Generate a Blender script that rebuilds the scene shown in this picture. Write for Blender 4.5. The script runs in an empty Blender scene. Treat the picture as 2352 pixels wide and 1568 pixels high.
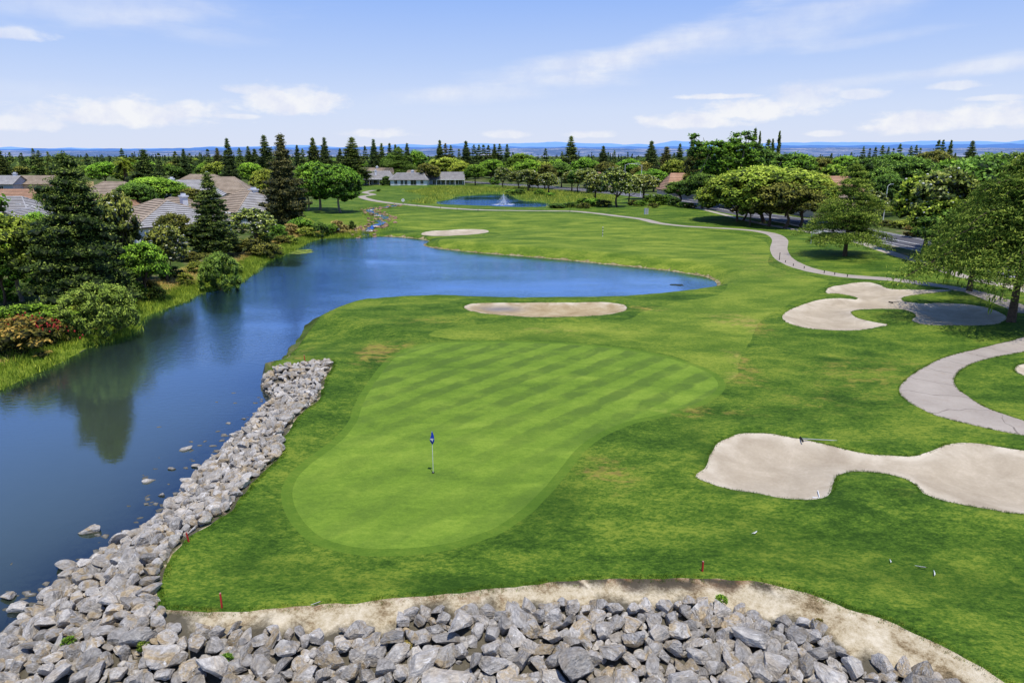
import bpy, math, random
import numpy as np
from mathutils import Vector, Matrix, noise as mnoise
from mathutils.geometry import delaunay_2d_cdt

rng = np.random.default_rng(7)
random.seed(7)
SC = bpy.context.scene
COL = SC.collection

# ------------------------------------------------------------------ camera numbers (photo measured on a 2352 x 1568 copy)
F, CX, CY = 1568.0, 1176.0, 784.0
CAMH = 15.0
PITCH = math.atan((CY - 357.0) / F)
CP, SP = math.cos(PITCH), math.sin(PITCH)

def unproject(px, py, z=0.0):
    u, v = (px - CX) / F, (CY - py) / F
    dy, dz, dx = CP + v * SP, -SP + v * CP, u
    t = (z - CAMH) / dz
    return dx * t, dy * t

def at_dist(px, d, z=0.0):
    return (px - CX) / F * (d * CP + (CAMH - z) * SP), d

def top_z(py, d):
    k = (CY - py) / F
    return CAMH - d * (SP - k * CP) / (CP + k * SP)

def width_m(wpx, d):
    return wpx / F * (d * CP + CAMH * SP)

def ss(x, a=0.0, b=1.0):
    t = np.clip((np.asarray(x, float) - a) / (b - a), 0, 1)
    return t * t * (3 - 2 * t)

# ------------------------------------------------------------------ polygon tools
def poly_world(pts, z=0.0):
    return np.array([unproject(x, y, z) for x, y in pts])

def smooth_poly(P, step=0.5, closed=True, wob=0.0, seed=0):
    P = np.asarray(P, float)
    n = len(P)
    out = []
    rngl = n if closed else n - 1
    for i in range(rngl):
        if closed:
            p0, p1, p2, p3 = P[(i - 1) % n], P[i], P[(i + 1) % n], P[(i + 2) % n]
        else:
            p0, p1, p2, p3 = P[max(i - 1, 0)], P[i], P[i + 1], P[min(i + 2, n - 1)]
        L = np.linalg.norm(p2 - p1)
        d = math.hypot(*(0.5 * (p1 + p2)))
        st = max(step, d * 0.012)
        k = max(1, int(round(L / st)))
        a = 0.5
        t0 = 0.0
        t1 = t0 + max(np.linalg.norm(p1 - p0), 1e-3) ** a
        t2 = t1 + max(L, 1e-3) ** a
        t3 = t2 + max(np.linalg.norm(p3 - p2), 1e-3) ** a
        for j in range(k):
            t = t1 + (t2 - t1) * j / k
            A1 = (t1 - t) / (t1 - t0) * p0 + (t - t0) / (t1 - t0) * p1
            A2 = (t2 - t) / (t2 - t1) * p1 + (t - t1) / (t2 - t1) * p2
            A3 = (t3 - t) / (t3 - t2) * p2 + (t - t2) / (t3 - t2) * p3
            B1 = (t2 - t) / (t2 - t0) * A1 + (t - t0) / (t2 - t0) * A2
            B2 = (t3 - t) / (t3 - t1) * A2 + (t - t1) / (t3 - t1) * A3
            out.append((t2 - t) / (t2 - t1) * B1 + (t - t1) / (t2 - t1) * B2)
    if not closed:
        out.append(P[-1])
    out = np.array(out)
    if wob:
        for i in range(len(out)):
            v = mnoise.noise_vector(Vector((out[i][0] * 1.3, out[i][1] * 1.3, seed * 7.1)))
            out[i] += np.array([v.x, v.y]) * wob
    return out

def inside(P, X, Y):
    X = np.asarray(X, float).ravel(); Y = np.asarray(Y, float).ravel()
    r = np.zeros(len(X), bool)
    lo, hi = P.min(0), P.max(0)
    m = (X >= lo[0]) & (X <= hi[0]) & (Y >= lo[1]) & (Y <= hi[1])
    if not m.any():
        return r
    x, y = X[m], Y[m]
    c = np.zeros(len(x), bool)
    x1, y1 = P[:, 0], P[:, 1]
    x2, y2 = np.roll(x1, -1), np.roll(y1, -1)
    for i in range(len(P)):
        if y1[i] == y2[i]:
            continue
        cond = (y1[i] > y) != (y2[i] > y)
        xi = (x2[i] - x1[i]) * (y - y1[i]) / (y2[i] - y1[i]) + x1[i]
        c ^= cond & (x < xi)
    r[m] = c
    return r

def edist(P, X, Y, closed=True, cap=40.0):
    X = np.asarray(X, float).ravel(); Y = np.asarray(Y, float).ravel()
    out = np.full(len(X), float(cap))
    lo, hi = P.min(0) - cap, P.max(0) + cap
    m = (X >= lo[0]) & (X <= hi[0]) & (Y >= lo[1]) & (Y <= hi[1])
    if not m.any():
        return out
    x, y = X[m], Y[m]
    best = np.full(len(x), float(cap * cap))
    n = len(P) if closed else len(P) - 1
    for i in range(n):
        a = P[i]; b = P[(i + 1) % len(P)]
        ab = b - a
        q = ab @ ab + 1e-12
        t = np.clip(((x - a[0]) * ab[0] + (y - a[1]) * ab[1]) / q, 0, 1)
        dx = x - a[0] - t * ab[0]; dy = y - a[1] - t * ab[1]
        np.minimum(best, dx * dx + dy * dy, out=best)
    out[m] = np.sqrt(best)
    return out

def sdist(P, X, Y, cap=40.0):
    d = edist(P, X, Y, True, cap)
    return np.where(inside(P, X, Y), -d, d)

def ribbon(P, w):
    P = np.asarray(P)
    T = np.gradient(P, axis=0)
    T /= np.linalg.norm(T, axis=1)[:, None] + 1e-9
    N = np.stack([-T[:, 1], T[:, 0]], 1)
    return np.concatenate([P + N * w / 2, (P - N * w / 2)[::-1]])

# ------------------------------------------------------------------ site outlines traced from the photograph
ZW, ZW2 = -1.35, -0.7
LAKE = smooth_poly(poly_world([(30,1440),(90,1385),(150,1330),(240,1270),(330,1215),(400,1150),(450,1085),(500,1040),(545,1000),(590,950),(622,915),(600,892),(612,862),(650,845),(652,832),(662,805),(690,770),(706,742),(755,717),(800,704),(870,697),(950,692),(1010,690),(1070,692),(1150,695),(1300,695),(1400,693),(1500,685),(1580,675),(1625,667),(1647,657),(1640,645),(1615,635),(1560,626),(1480,616),(1400,608),(1300,598),(1200,589),(1100,581),(1030,574),(985,568),(972,562),(984,554),(960,549),(900,544),(860,543),(835,545),(760,547),(722,552),(690,567),(640,592),(608,605),(588,625),(560,642),(540,655),(470,672),(430,692),(380,709),(330,730),(300,768),(230,790),(200,800),(150,828),(80,858),(0,896),(-200,960),(-600,1060)], ZW).tolist()
    + [[-45, 22], [-45, 2], [-20, -6], [20, -6], [45, 0], [45, 9.0], [20, 13.6], [8, 15.0], [0, 15.2], [-8, 14.6], [-14, 15.0], [-17.0, 17.2]], 0.5, True, 0.12, 3)
POND = smooth_poly(poly_world([(1000,465.7),(1031,459),(1052,452),(1084,449.3),(1111,447),(1138,446.5),(1166,448.5),(1199,461),(1256,467),(1254,475),(1202,476.5),(1148,475),(1084,472.4),(1031,470.5)], ZW2), 1.5)
GRASS_EDGE = [(655,840),(700,831),(762,826),(764,835),(757,852),(741,890),(735,915),(692,950),(657,1000),(642,1050),(602,1085),(562,1130),(522,1180),(462,1215),(422,1240),(388,1285),(375,1330),(362,1375),(370,1398),(400,1402),(500,1404),(600,1400),(700,1392),(800,1385),(900,1375),(1000,1368),(1100,1356),(1200,1345),(1300,1335),(1400,1328),(1500,1328),(1600,1327),(1700,1332),(1760,1338),(1850,1360),(1950,1395),(2050,1430),(2130,1465),(2220,1510),(2290,1550),(2352,1590),(2480,1660)]
GE = smooth_poly(poly_world(GRASS_EDGE), 0.35, False, 0.16, 5)
DIRT = np.concatenate([GE, np.array([[30, 9.5], [30, 0.0], [-30, 0.0], [-38, 20], [-30, 30]]), np.array([list(unproject(300, 1000, ZW)), list(unproject(560, 850, ZW))])])
GREEN = smooth_poly(poly_world([(960,793),(1050,787),(1200,787),(1320,793),(1450,806),(1560,830),(1625,855),(1649,880),(1640,900),(1600,925),(1540,945),(1450,965),(1380,992),(1325,1030),(1284,1080),(1240,1130),(1190,1175),(1120,1215),(1040,1240),(960,1253),(880,1256),(800,1249),(740,1228),(700,1195),(676,1155),(672,1120),(690,1085),(730,1050),(780,1010),(815,970),(835,920),(860,875),(890,835),(920,808)]), 0.4)
def offset_poly(P, w):
    T = np.roll(P, -1, 0) - np.roll(P, 1, 0)
    T /= np.linalg.norm(T, axis=1)[:, None] + 1e-9
    N = np.stack([T[:, 1], -T[:, 0]], 1)
    area = 0.5 * np.sum(P[:, 0] * np.roll(P[:, 1], -1) - np.roll(P[:, 0], -1) * P[:, 1])
    return P + N * w * (1 if area > 0 else -1)
FRINGE = offset_poly(GREEN, 0.5)
def z5(pts):
    return [(1493 + a * 0.3662, 631.6 + b * 0.3662) for a, b in pts]
BUNKERS = [
 ('far', smooth_poly(poly_world([(968,537),(985,531.5),(1030,529),(1070,527),(1110,528),(1123,532),(1100,537.5),(1050,541),(1000,543),(975,541)], -0.85), 0.8, True, 0.2, 1)),
 ('middle', smooth_poly(poly_world([(1065,708),(1082,701),(1120,699),(1200,698),(1300,698),(1400,698),(1433,703),(1441,711),(1430,720),(1390,727),(1300,732),(1200,731),(1120,724),(1080,717)], -0.15), 0.5, True, 0.15, 2)),
 ('claw', smooth_poly(poly_world(z5([(1105,95),(1125,80),(1200,65),(1300,52),(1380,50),(1450,70),(1500,92),(1600,97),(1750,97),(1900,98),(1850,108),(1700,125),(1600,140),(1575,155),(1590,170),(1680,180),(1900,182),(2000,190),(2100,205),(2200,240),(2235,265),(2220,290),(2150,310),(2000,315),(1850,312),(1700,305),(1640,285),(1665,260),(1650,235),(1600,218),(1500,212),(1380,212),(1280,220),(1262,240),(1300,265),(1400,290),(1490,305),(1450,320),(1350,338),(1220,346),(1080,342),(970,328),(880,305),(830,270),(840,240),(900,205),(1000,170),(1100,150),(1200,148),(1290,154),(1306,147),(1250,130),(1180,118),(1110,115)])), 0.35, True, 0.1, 3)),
 ('near', smooth_poly(poly_world(z5([(285,1265),(340,1220),(365,1170),(385,1110),(430,1050),(500,1015),(560,995),(660,990),(780,1000),(960,1030),(1100,1060),(1260,1100),(1400,1125),(1500,1132),(1620,1135),(1720,1120),(1780,1095),(1850,1065),(1950,1052),(2080,1058),(2200,1078),(2346,1098),(2700,1150),(2900,1300),(2850,1550),(2600,1545),(2346,1502),(2150,1470),(1950,1435),(1800,1400),(1720,1370),(1670,1315),(1600,1275),(1480,1245),(1360,1230),(1250,1232),(1180,1255),(1150,1290),(1140,1340),(1110,1385),(1040,1405),(960,1408),(800,1395),(620,1360),(480,1335),(370,1305)])), 0.3, True, 0.07, 4)),
 ('edge', smooth_poly(poly_world(z5([(2346,555),(2290,580),(2300,610),(2346,632),(2480,640),(2500,560)])), 0.4, True, 0.06, 5)),
]
PATH_NEAR = smooth_poly(poly_world(z5([(2346,385),(2250,412),(2100,450),(1950,485),(1850,515),(1750,560),(1650,620),(1590,670),(1562,715),(1575,752),(1620,792),(1700,838),(1800,882),(1950,922),(2100,957),(2346,1005),(2700,1060),(2700,980),(2346,912),(2200,865),(2080,815),(1990,760),(1930,710),(1905,665),(1915,630),(1960,585),(2050,545),(2150,520),(2346,478),(2600,430),(2560,330)])), 0.4, True, 0.03, 6)
path_far_pts = [(860,437),(838,441),(857,447),(832,453),(843,459),(869,463.8),(897,467.3),(926,469.8),(964,473),(1031,479),(1111,484),(1206,486),(1310,485.6),(1363,490),(1417,496.6),(1471,503),(1519,514),(1578,520),(1659,524),(1720,528),(1765,536),(1790,552),(1789,575),(1806,597),(1845,615),(1900,628),(1960,636),(2050,643),(2150,656),(2235,672),(2300,693),(2370,722)]
PATH_FAR = ribbon(smooth_poly(poly_world(path_far_pts), 0.8, False), 2.7)
SIDEWALK = ribbon(smooth_poly(poly_world([(1560,473),(1640,490),(1700,503),(1760,515),(1850,530),(1940,549),(1988,565),(2030,580),(2075,594),(2130,608),(2190,628),(2250,644),(2340,662),(2460,700)]), 1.2, False), 2.0)
road_c = smooth_poly(poly_world([(700,408),(900,412),(1060,418),(1160,424),(1264,432),(1330,436.5),(1403,442),(1475,450),(1560,464),(1690,487),(1840,510),(2000,541),(2100,562),(2290,605),(2520,665)]), 2.0, False)
ROAD = ribbon(road_c, 11.0)
FAIRWAY = smooth_poly(poly_world([(885,497),(960,486),(1080,489),(1200,492),(1330,494),(1430,507),(1500,519),(1600,529),(1700,540),(1755,556),(1768,580),(1770,610),(1830,628),(1900,645),(1880,668),(1830,690),(1790,712),(1750,735),(1725,780),(1700,825),(1688,868),(1662,880),(1630,850),(1560,822),(1450,799),(1320,787),(1200,781),(1060,780),(985,768),(1060,748),(1250,743),(1430,738),(1480,715),(1560,693),(1640,680),(1672,655),(1655,632),(1560,612),(1400,595),(1200,576),(1040,560),(1010,548),(1110,545),(1150,530),(1080,520),(960,522),(900,518)]), 0.7, True, 0.15, 8)
ROUGH = smooth_poly(poly_world([(835,541),(790,536),(700,515),(640,500),(648,480),(700,462),(800,440),(830,428),(900,424),(1000,423),(1110,424),(1200,432),(1300,440),(1400,446),(1480,458),(1600,477),(1690,495),(1800,515),(1900,536),(1985,560),(2070,588),(2150,612),(2300,650),(2420,690)]), 1.5, False)
ROUGH = np.concatenate([ROUGH, np.array([[60, 30], [48, 6], [0, 6], [-30, 14]]), LAKE[len(LAKE) // 3:len(LAKE) // 3 + 1]])
COURSE = np.concatenate([smooth_poly(poly_world([(835,541),(790,536),(700,515),(640,500),(648,480),(700,462),(800,440),(830,428),(900,424),(1000,423),(1110,424),(1200,432),(1300,440),(1400,446),(1480,458),(1600,477),(1690,495),(1800,515),(1900,536),(1985,560),(2070,588),(2150,612),(2300,650),(2420,690)]), 1.5, False), np.array([[80, 60], [90, 20], [60, -20], [0, -20], [-22, 0]]), poly_world([(350, 1300), (560, 900), (800, 640), (900, 580)])])
LEFTBANK = poly_world([(-700,1100),(-200,900),(0,800),(140,745),(170,700),(330,650),(420,610),(470,600),(560,575),(640,540),(740,500),(850,500),(860,560),(760,600),(600,720),(300,900),(0,1000),(-500,1300)])
FIELD = poly_world([(40,417),(215,417),(215,445),(150,452),(30,440)])
REEDS = poly_world([(930,440),(1000,428),(1110,430),(1200,430),(1290,440),(1420,452),(1400,476),(1270,478),(1200,480),(1000,471),(940,466),(985,452)])
ROCKTOP = smooth_poly(poly_world([(366,1392),(372,1403),(425,1428),(600,1432),(740,1432),(870,1428),(960,1394),(1100,1389),(1250,1377),(1400,1373),(1500,1380),(1600,1369),(1700,1390),(1780,1405),(1880,1417),(1905,1446),(2000,1492),(2100,1508),(2180,1536),(2240,1568),(2330,1640)]), 0.5, False)

# ------------------------------------------------------------------ ground height
def hfun(X, Y):
    X = np.asarray(X, float).ravel(); Y = np.asarray(Y, float).ravel()
    dl = sdist(LAKE, X, Y, 30.0)
    dp = sdist(POND, X, Y, 30.0)
    z = 0.22 * np.sin(X / 17.0 + 1.0) * np.sin(Y / 23.0) + 0.12 * np.sin(X / 7.3 + Y / 9.1)
    z = z * ss(Y, 45, 80)
    near = np.clip((Y - 40) / 80, 0, 1)
    bw = 13.0 - 9.5 * ss(Y, 55, 66) * (1 - inside(LEFTBANK, X, Y)) * ss(X, -30, -22)
    bank = ZW + 0.35 * ss(dl, 0, 1.2 + near) + (-ZW - 0.35) * ss(dl / bw, 0, 1)
    z = np.where(dl < 30, z * ss(dl, 5, 25) + bank, z)
    fc = BUNKERS[0][1].mean(0)
    fw = np.exp(-((((X - fc[0]) / 17) ** 2 + ((Y - fc[1]) / 15) ** 2)) ** 2) * ss(dl, 0.3, 1.5)
    z = z * (1 - fw) - 0.85 * fw
    in_d = inside(DIRT, X, Y)
    dg = edist(GE, X, Y, False, 14.0)
    w = np.exp(-(dg / 5.0) ** 2)
    zg = z * (1 - w)
    t = np.clip(dl, 0, None) / (np.clip(dl, 0, None) + dg + 1e-6)
    zd = ZW * (1 - t) ** 1.15
    z = np.where(in_d & (dl > 0), zd, np.where(in_d, z, np.where((dl > 0), zg, z)))
    z = np.where(dl <= 0, ZW - np.minimum(1.6, 0.35 * (-dl)), z)
    bp = ZW2 + 0.3 * ss(dp, 0, 2) + (-ZW2 - 0.3) * ss(dp, 0, 12)
    z = np.where(dp < 30, z * ss(dp, 3, 20) + bp, z)
    z = np.where(dp <= 0, ZW2 - np.minimum(1.0, 0.3 * (-dp)), z)
    for nm, B in BUNKERS:
        ds = sdist(B, X, Y, 8.0)
        lip = {'far': .35, 'middle': .3, 'claw': .3, 'near': .35, 'edge': .2}[nm]
        z = z + np.where(ds < 0, -0.12 * ss(-ds, 0, 0.3) - lip * ss(-ds, 0.1, 2.6), 0.16 * np.exp(-(ds / 1.6) ** 2) * ss(ds, 0, 0.9))
    z = z + 0.9 * np.exp(-(((X - 47) / 14) ** 2 + ((Y - 205) / 30) ** 2))
    return z

def hz(x, y):
    return float(hfun([x], [y])[0])

def GP(px, py):
    z = 0.0
    for _ in range(5):
        x, y = unproject(px, py, z)
        z = hz(x, y)
    return x, y, z

# ------------------------------------------------------------------ object helpers
def link(o, parent=None, label=None, cat=None, group=None, kind=None):
    COL.objects.link(o)
    if parent is not None:
        o.parent = parent
    if label: o['label'] = label
    if cat: o['category'] = cat
    if group: o['group'] = group
    if kind: o['kind'] = kind
    return o

def np_mesh(name, V, faces, mat=None, smooth=False, attrs=None):
    """faces: (n,3) or (n,4) int array, or list of such arrays"""
    me = bpy.data.meshes.new(name)
    if not isinstance(faces, list):
        faces = [faces]
    faces = [np.asarray(f, np.int64) for f in faces if len(f)]
    V = np.asarray(V, np.float32)
    me.vertices.add(len(V))
    me.vertices.foreach_set('co', V.ravel())
    nl = sum(f.size for f in faces); nf = sum(len(f) for f in faces)
    me.loops.add(nl); me.polygons.add(nf)
    me.loops.foreach_set('vertex_index', np.concatenate([f.ravel() for f in faces]).astype(np.int32))
    starts = []; s = 0
    for f in faces:
        k = f.shape[1]
        starts.append(s + np.arange(len(f)) * k); s += f.size
    me.polygons.foreach_set('loop_start', np.concatenate(starts).astype(np.int32))
    me.update(calc_edges=True)
    me.polygons.foreach_set('use_smooth', np.full(nf, smooth))
    if attrs:
        for k, a in attrs.items():
            at = me.attributes.new(k, 'FLOAT', 'POINT')
            at.data.foreach_set('value', np.asarray(a, np.float32))
    if mat is not None:
        me.materials.append(mat)
    me.update()
    return me

def mesh_obj(name, V, faces, mat, parent=None, smooth=False, attrs=None, **kw):
    return link(bpy.data.objects.new(name, np_mesh(name, V, faces, mat, smooth, attrs)), parent, **kw)

def empty(name, loc, rz=0.0, **kw):
    o = bpy.data.objects.new(name, None)
    o.empty_display_size = 0.3
    o.location = loc; o.rotation_euler = (0, 0, rz)
    return link(o, None, **kw)

class MB:
    """collects polygons, boxes and tubes into one mesh"""
    def __init__(self):
        self.V, self.T, self.Q, self.n = [], [], [], 0
    def add(self, V, F):
        V = np.asarray(V, float); F = np.asarray(F, int) + self.n
        self.V.append(V); self.n += len(V)
        (self.T if F.shape[1] == 3 else self.Q).append(F)
        return self
    def quad(self, a, b, c, d):
        return self.add([a, b, c, d], [[0, 1, 2, 3]])
    def tri(self, a, b, c):
        return self.add([a, b, c], [[0, 1, 2]])
    def box(self, x0, y0, z0, x1, y1, z1):
        V = [(x0,y0,z0),(x1,y0,z0),(x1,y1,z0),(x0,y1,z0),(x0,y0,z1),(x1,y0,z1),(x1,y1,z1),(x0,y1,z1)]
        return self.add(V, [[0,3,2,1],[4,5,6,7],[0,1,5,4],[1,2,6,5],[2,3,7,6],[3,0,4,7]])
    def tube(self, pts, rad, k=8, cap=True):
        pts = np.asarray(pts, float); n = len(pts)
        rad = np.broadcast_to(np.asarray(rad, float), (n,))
        T = np.gradient(pts, axis=0); T /= np.linalg.norm(T, axis=1)[:, None] + 1e-9
        ref = np.array([0., 0., 1.]) if abs(T[0][2]) < 0.8 else np.array([1., 0., 0.])
        V = []
        ang = np.arange(k) * 2 * np.pi / k
        for i in range(n):
            u = np.cross(T[i], ref); u /= np.linalg.norm(u) + 1e-9
            w = np.cross(T[i], u)
            V.append(pts[i] + rad[i] * (np.cos(ang)[:, None] * u + np.sin(ang)[:, None] * w))
        V = np.concatenate(V)
        Q = [[i * k + j, i * k + (j + 1) % k, (i + 1) * k + (j + 1) % k, (i + 1) * k + j] for i in range(n - 1) for j in range(k)]
        self.add(V, Q)
        if cap:
            c = [pts[-1]]; m = len(V)
            self.add(np.concatenate([V[-k:], c]), [[j, (j + 1) % k, k] for j in range(k)])
            self.add(np.concatenate([V[:k], [pts[0]]]), [[(j + 1) % k, j, k] for j in range(k)])
        return self
    def build(self, name, mat, parent=None, smooth=False, **kw):
        return link(bpy.data.objects.new(name, self.mesh(name, mat, smooth)), parent, **kw)
    def mesh(self, name, mat, smooth=False):
        V = np.concatenate(self.V)
        F = []
        if self.T: F.append(np.concatenate(self.T))
        if self.Q: F.append(np.concatenate(self.Q))
        return np_mesh(name, V, F, mat, smooth)

# ------------------------------------------------------------------ materials
class NT:
    def __init__(self, name):
        self.m = bpy.data.materials.new(name); self.m.use_nodes = True
        self.t = self.m.node_tree; self.t.nodes.clear()
        self.out = self.t.nodes.new('ShaderNodeOutputMaterial')
    def n(self, typ, **kw):
        nd = self.t.nodes.new(typ)
        for k, v in kw.items():
            if k.startswith('_'):
                setattr(nd, k[1:], v)
            else:
                key = int(k[1:]) if k[0] == 'i' and k[1:].isdigit() else k.replace('_', ' ')
                s = nd.inputs[key]
                if isinstance(v, bpy.types.NodeSocket): self.t.links.new(v, s)
                else: s.default_value = v
        return nd
    def link(self, a, b): self.t.links.new(a, b)
    def pos(self):
        return self.n('ShaderNodeNewGeometry').outputs['Position']
    def obj(self):
        return self.n('ShaderNodeTexCoord').outputs['Object']
    def noise(self, vec, scale, detail=4, rough=0.55, dist=0.0):
        return self.n('ShaderNodeTexNoise', Vector=vec, Scale=scale, Detail=detail, Roughness=rough, Distortion=dist).outputs['Fac']
    def vor(self, vec, scale, feature='F1', out='Distance'):
        return self.n('ShaderNodeTexVoronoi', _feature=feature, Vector=vec, Scale=scale).outputs[out]
    def ramp(self, fac, stops, interp='LINEAR'):
        nd = self.n('ShaderNodeValToRGB', Fac=fac)
        cr = nd.color_ramp; cr.interpolation = interp
        while len(cr.elements) < len(stops): cr.elements.new(0.5)
        for e, (p, c) in zip(cr.elements, stops):
            e.position = p; e.color = (*c, 1) if len(c) == 3 else c
        return nd.outputs['Color']
    def mapr(self, v, a, b, c=0.0, d=1.0, smooth=False):
        return self.n('ShaderNodeMapRange', _interpolation_type='SMOOTHSTEP' if smooth else 'LINEAR', Value=v, i1=a, i2=b, i3=c, i4=d).outputs[0]
    def math(self, op, a, b=0.0):
        return self.n('ShaderNodeMath', _operation=op, i0=a, i1=b).outputs[0]
    def mix(self, f, a, b, mode='MIX'):
        nd = self.n('ShaderNodeMix', _data_type='RGBA', _blend_type=mode)
        for s, v in ((nd.inputs[0], f), (nd.inputs[6], a), (nd.inputs[7], b)):
            if isinstance(v, bpy.types.NodeSocket): self.t.links.new(v, s)
            elif isinstance(v, (tuple, list)): s.default_value = (*v, 1) if len(v) == 3 else v
            else: s.default_value = v
        return nd.outputs[2]
    def attr(self, nm): return self.n('ShaderNodeAttribute', _attribute_name=nm).outputs['Fac']
    def scalevec(self, v, s, rz=0.0):
        return self.n('ShaderNodeMapping', Vector=v, Scale=s, Rotation=(0, 0, rz)).outputs[0]
    def finish(self, color, rough=0.8, bump=None, bstr=0.3, bdist=0.05, spec=0.3, metallic=0.0):
        p = self.n('ShaderNodeBsdfPrincipled')
        for k, v in (('Base Color', color), ('Roughness', rough), ('Specular IOR Level', spec), ('Metallic', metallic)):
            s = p.inputs[k]
            if isinstance(v, bpy.types.NodeSocket): self.t.links.new(v, s)
            elif isinstance(v, (tuple, list)): s.default_value = (*v, 1)
            else: s.default_value = v
        if bump is not None:
            b = self.n('ShaderNodeBump', Height=bump, Strength=bstr, Distance=bdist)
            self.link(b.outputs[0], p.inputs['Normal'])
        self.link(p.outputs[0], self.out.inputs[0])
        return self.m

def plain(name, c, rough=0.7, var=0.12, scale=3.0, metallic=0.0, spec=0.3):
    k = NT(name)
    n = k.noise(k.obj(), scale, 5, 0.6)
    a = tuple(x * (1 - var) for x in c); b = tuple(min(1, x * (1 + var)) for x in c)
    return k.finish(k.ramp(n, [(0.3, a), (0.7, b)]), rough, n, 0.15, 0.02, spec, metallic)

def grass_mat(name, lo, mid, hi, dry, dry2, stripes=None, streak=1.0, fine=1.0, contrast=1.0, grain=1.0):
    k = NT(name)
    p = k.pos()
    st = k.scalevec(p, (0.55, 1.0, 1.0), 0.35)
    big = k.noise(k.scalevec(p, (0.10, 0.20, 1), 0.3), 1.0, 5, 0.6, 0.6)
    med = k.noise(st, 0.55 * streak, 5, 0.62, 0.4)
    sm = k.noise(st, 4.6 * fine, 6, 0.75)
    fi = k.noise(k.scalevec(p, (0.8, 1.3, 1)), 9.5 * fine, 3, 0.8)
    v = k.math('ADD', k.math('MULTIPLY', big, 0.32), k.math('ADD', k.math('MULTIPLY', med, 0.30), k.math('MULTIPLY', sm, 0.34 * grain)))
    v = k.math('ADD', v, k.math('MULTIPLY', fi, 0.28 * grain))
    mid_ = 0.31 + 0.31 * grain
    v = k.mapr(v, mid_ - 0.14 / contrast, mid_ + 0.14 / contrast)
    col = k.ramp(v, [(0.0, lo), (0.48, mid), (1.0, hi)])
    dn = k.noise(st, 1.1, 5, 0.7, 0.6)
    thr = k.math('MULTIPLY', k.attr('dry'), k.math('ADD', k.mapr(dn, 0.40, 0.66, 0.0, 1.7), k.mapr(sm, 0.4, 0.65, -0.35, 0.45)))
    col = k.mix(k.mapr(thr, 0.12, 0.95, 0, 0.85, True), col, k.mix(k.mapr(k.noise(p, 2.6, 4), 0.4, 0.65), dry, dry2))
    dk = k.math('SUBTRACT', k.math('ADD', k.attr('dark'), k.math('MULTIPLY', sm, 0.3)), k.math('MULTIPLY', med, 0.9))
    col = k.mix(k.mapr(dk, -0.3, 0.3, 0, 0.48, True), col, lo)
    if stripes:
        ang, period, amt, cdark = stripes
        ph = k.n('ShaderNodeVectorRotate', _rotation_type='Z_AXIS', Vector=p, Angle=ang).outputs[0]
        sx = k.n('ShaderNodeSeparateXYZ', Vector=ph).outputs[0]
        wob = k.math('MULTIPLY', k.math('SUBTRACT', k.noise(p, 0.7, 5, 0.65), 0.5), 0.9)
        s = k.math('SINE', k.math('MULTIPLY', k.math('ADD', sx, wob), 2 * math.pi / period))
        s = k.mapr(s, -0.35, 0.45, 0, 1, True)
        sp_ = k.n('ShaderNodeSeparateXYZ', Vector=p)
        area = k.mapr(k.math('ADD', k.math('MULTIPLY', sp_.outputs[0], 0.4), sp_.outputs[1]), 30, 42, 0.35, 1.0, True)
        msk = k.math('MULTIPLY', k.math('MULTIPLY', k.mapr(k.noise(p, 0.5, 6, 0.65, 0.5), 0.36, 0.56, 0.15, 1.0), amt), area)
        col = k.mix(k.math('MULTIPLY', s, msk), col, cdark)
    b = k.math('ADD', k.math('MULTIPLY', fi, 0.6), sm)
    return k.finish(col, 0.9, b, 0.55, 0.05, 0.12)

M = {}
M['rough'] = grass_mat('rough_grass', (0.026, 0.066, 0.006), (0.076, 0.150, 0.013), (0.21, 0.265, 0.030), (0.30, 0.27, 0.045), (0.24, 0.155, 0.05), contrast=1.45, grain=1.25)
M['fairway'] = grass_mat('fairway_grass', (0.062, 0.125, 0.012), (0.130, 0.205, 0.020), (0.28, 0.33, 0.042), (0.36, 0.33, 0.07), (0.25, 0.20, 0.06), streak=0.5, contrast=1.5)
M['green'] = grass_mat('putting_grass', (0.080, 0.150, 0.018), (0.155, 0.255, 0.026), (0.27, 0.37, 0.045), (0.3, 0.36, 0.06), (0.25, 0.3, 0.05), stripes=(0.72, 2.3, 0.72, (0.080, 0.140, 0.022)), contrast=1.0, grain=0.8)
M['fringe'] = grass_mat('fringe_grass', (0.055, 0.120, 0.012), (0.105, 0.190, 0.018), (0.19, 0.26, 0.03), (0.3, 0.28, 0.05), (0.25, 0.2, 0.05), contrast=0.8)
M['bankgrass'] = grass_mat('wild_bank_grass', (0.05, 0.09, 0.008), (0.14, 0.21, 0.02), (0.28, 0.30, 0.04), (0.42, 0.33, 0.13), (0.34, 0.23, 0.09))
M['blade'] = None

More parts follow.
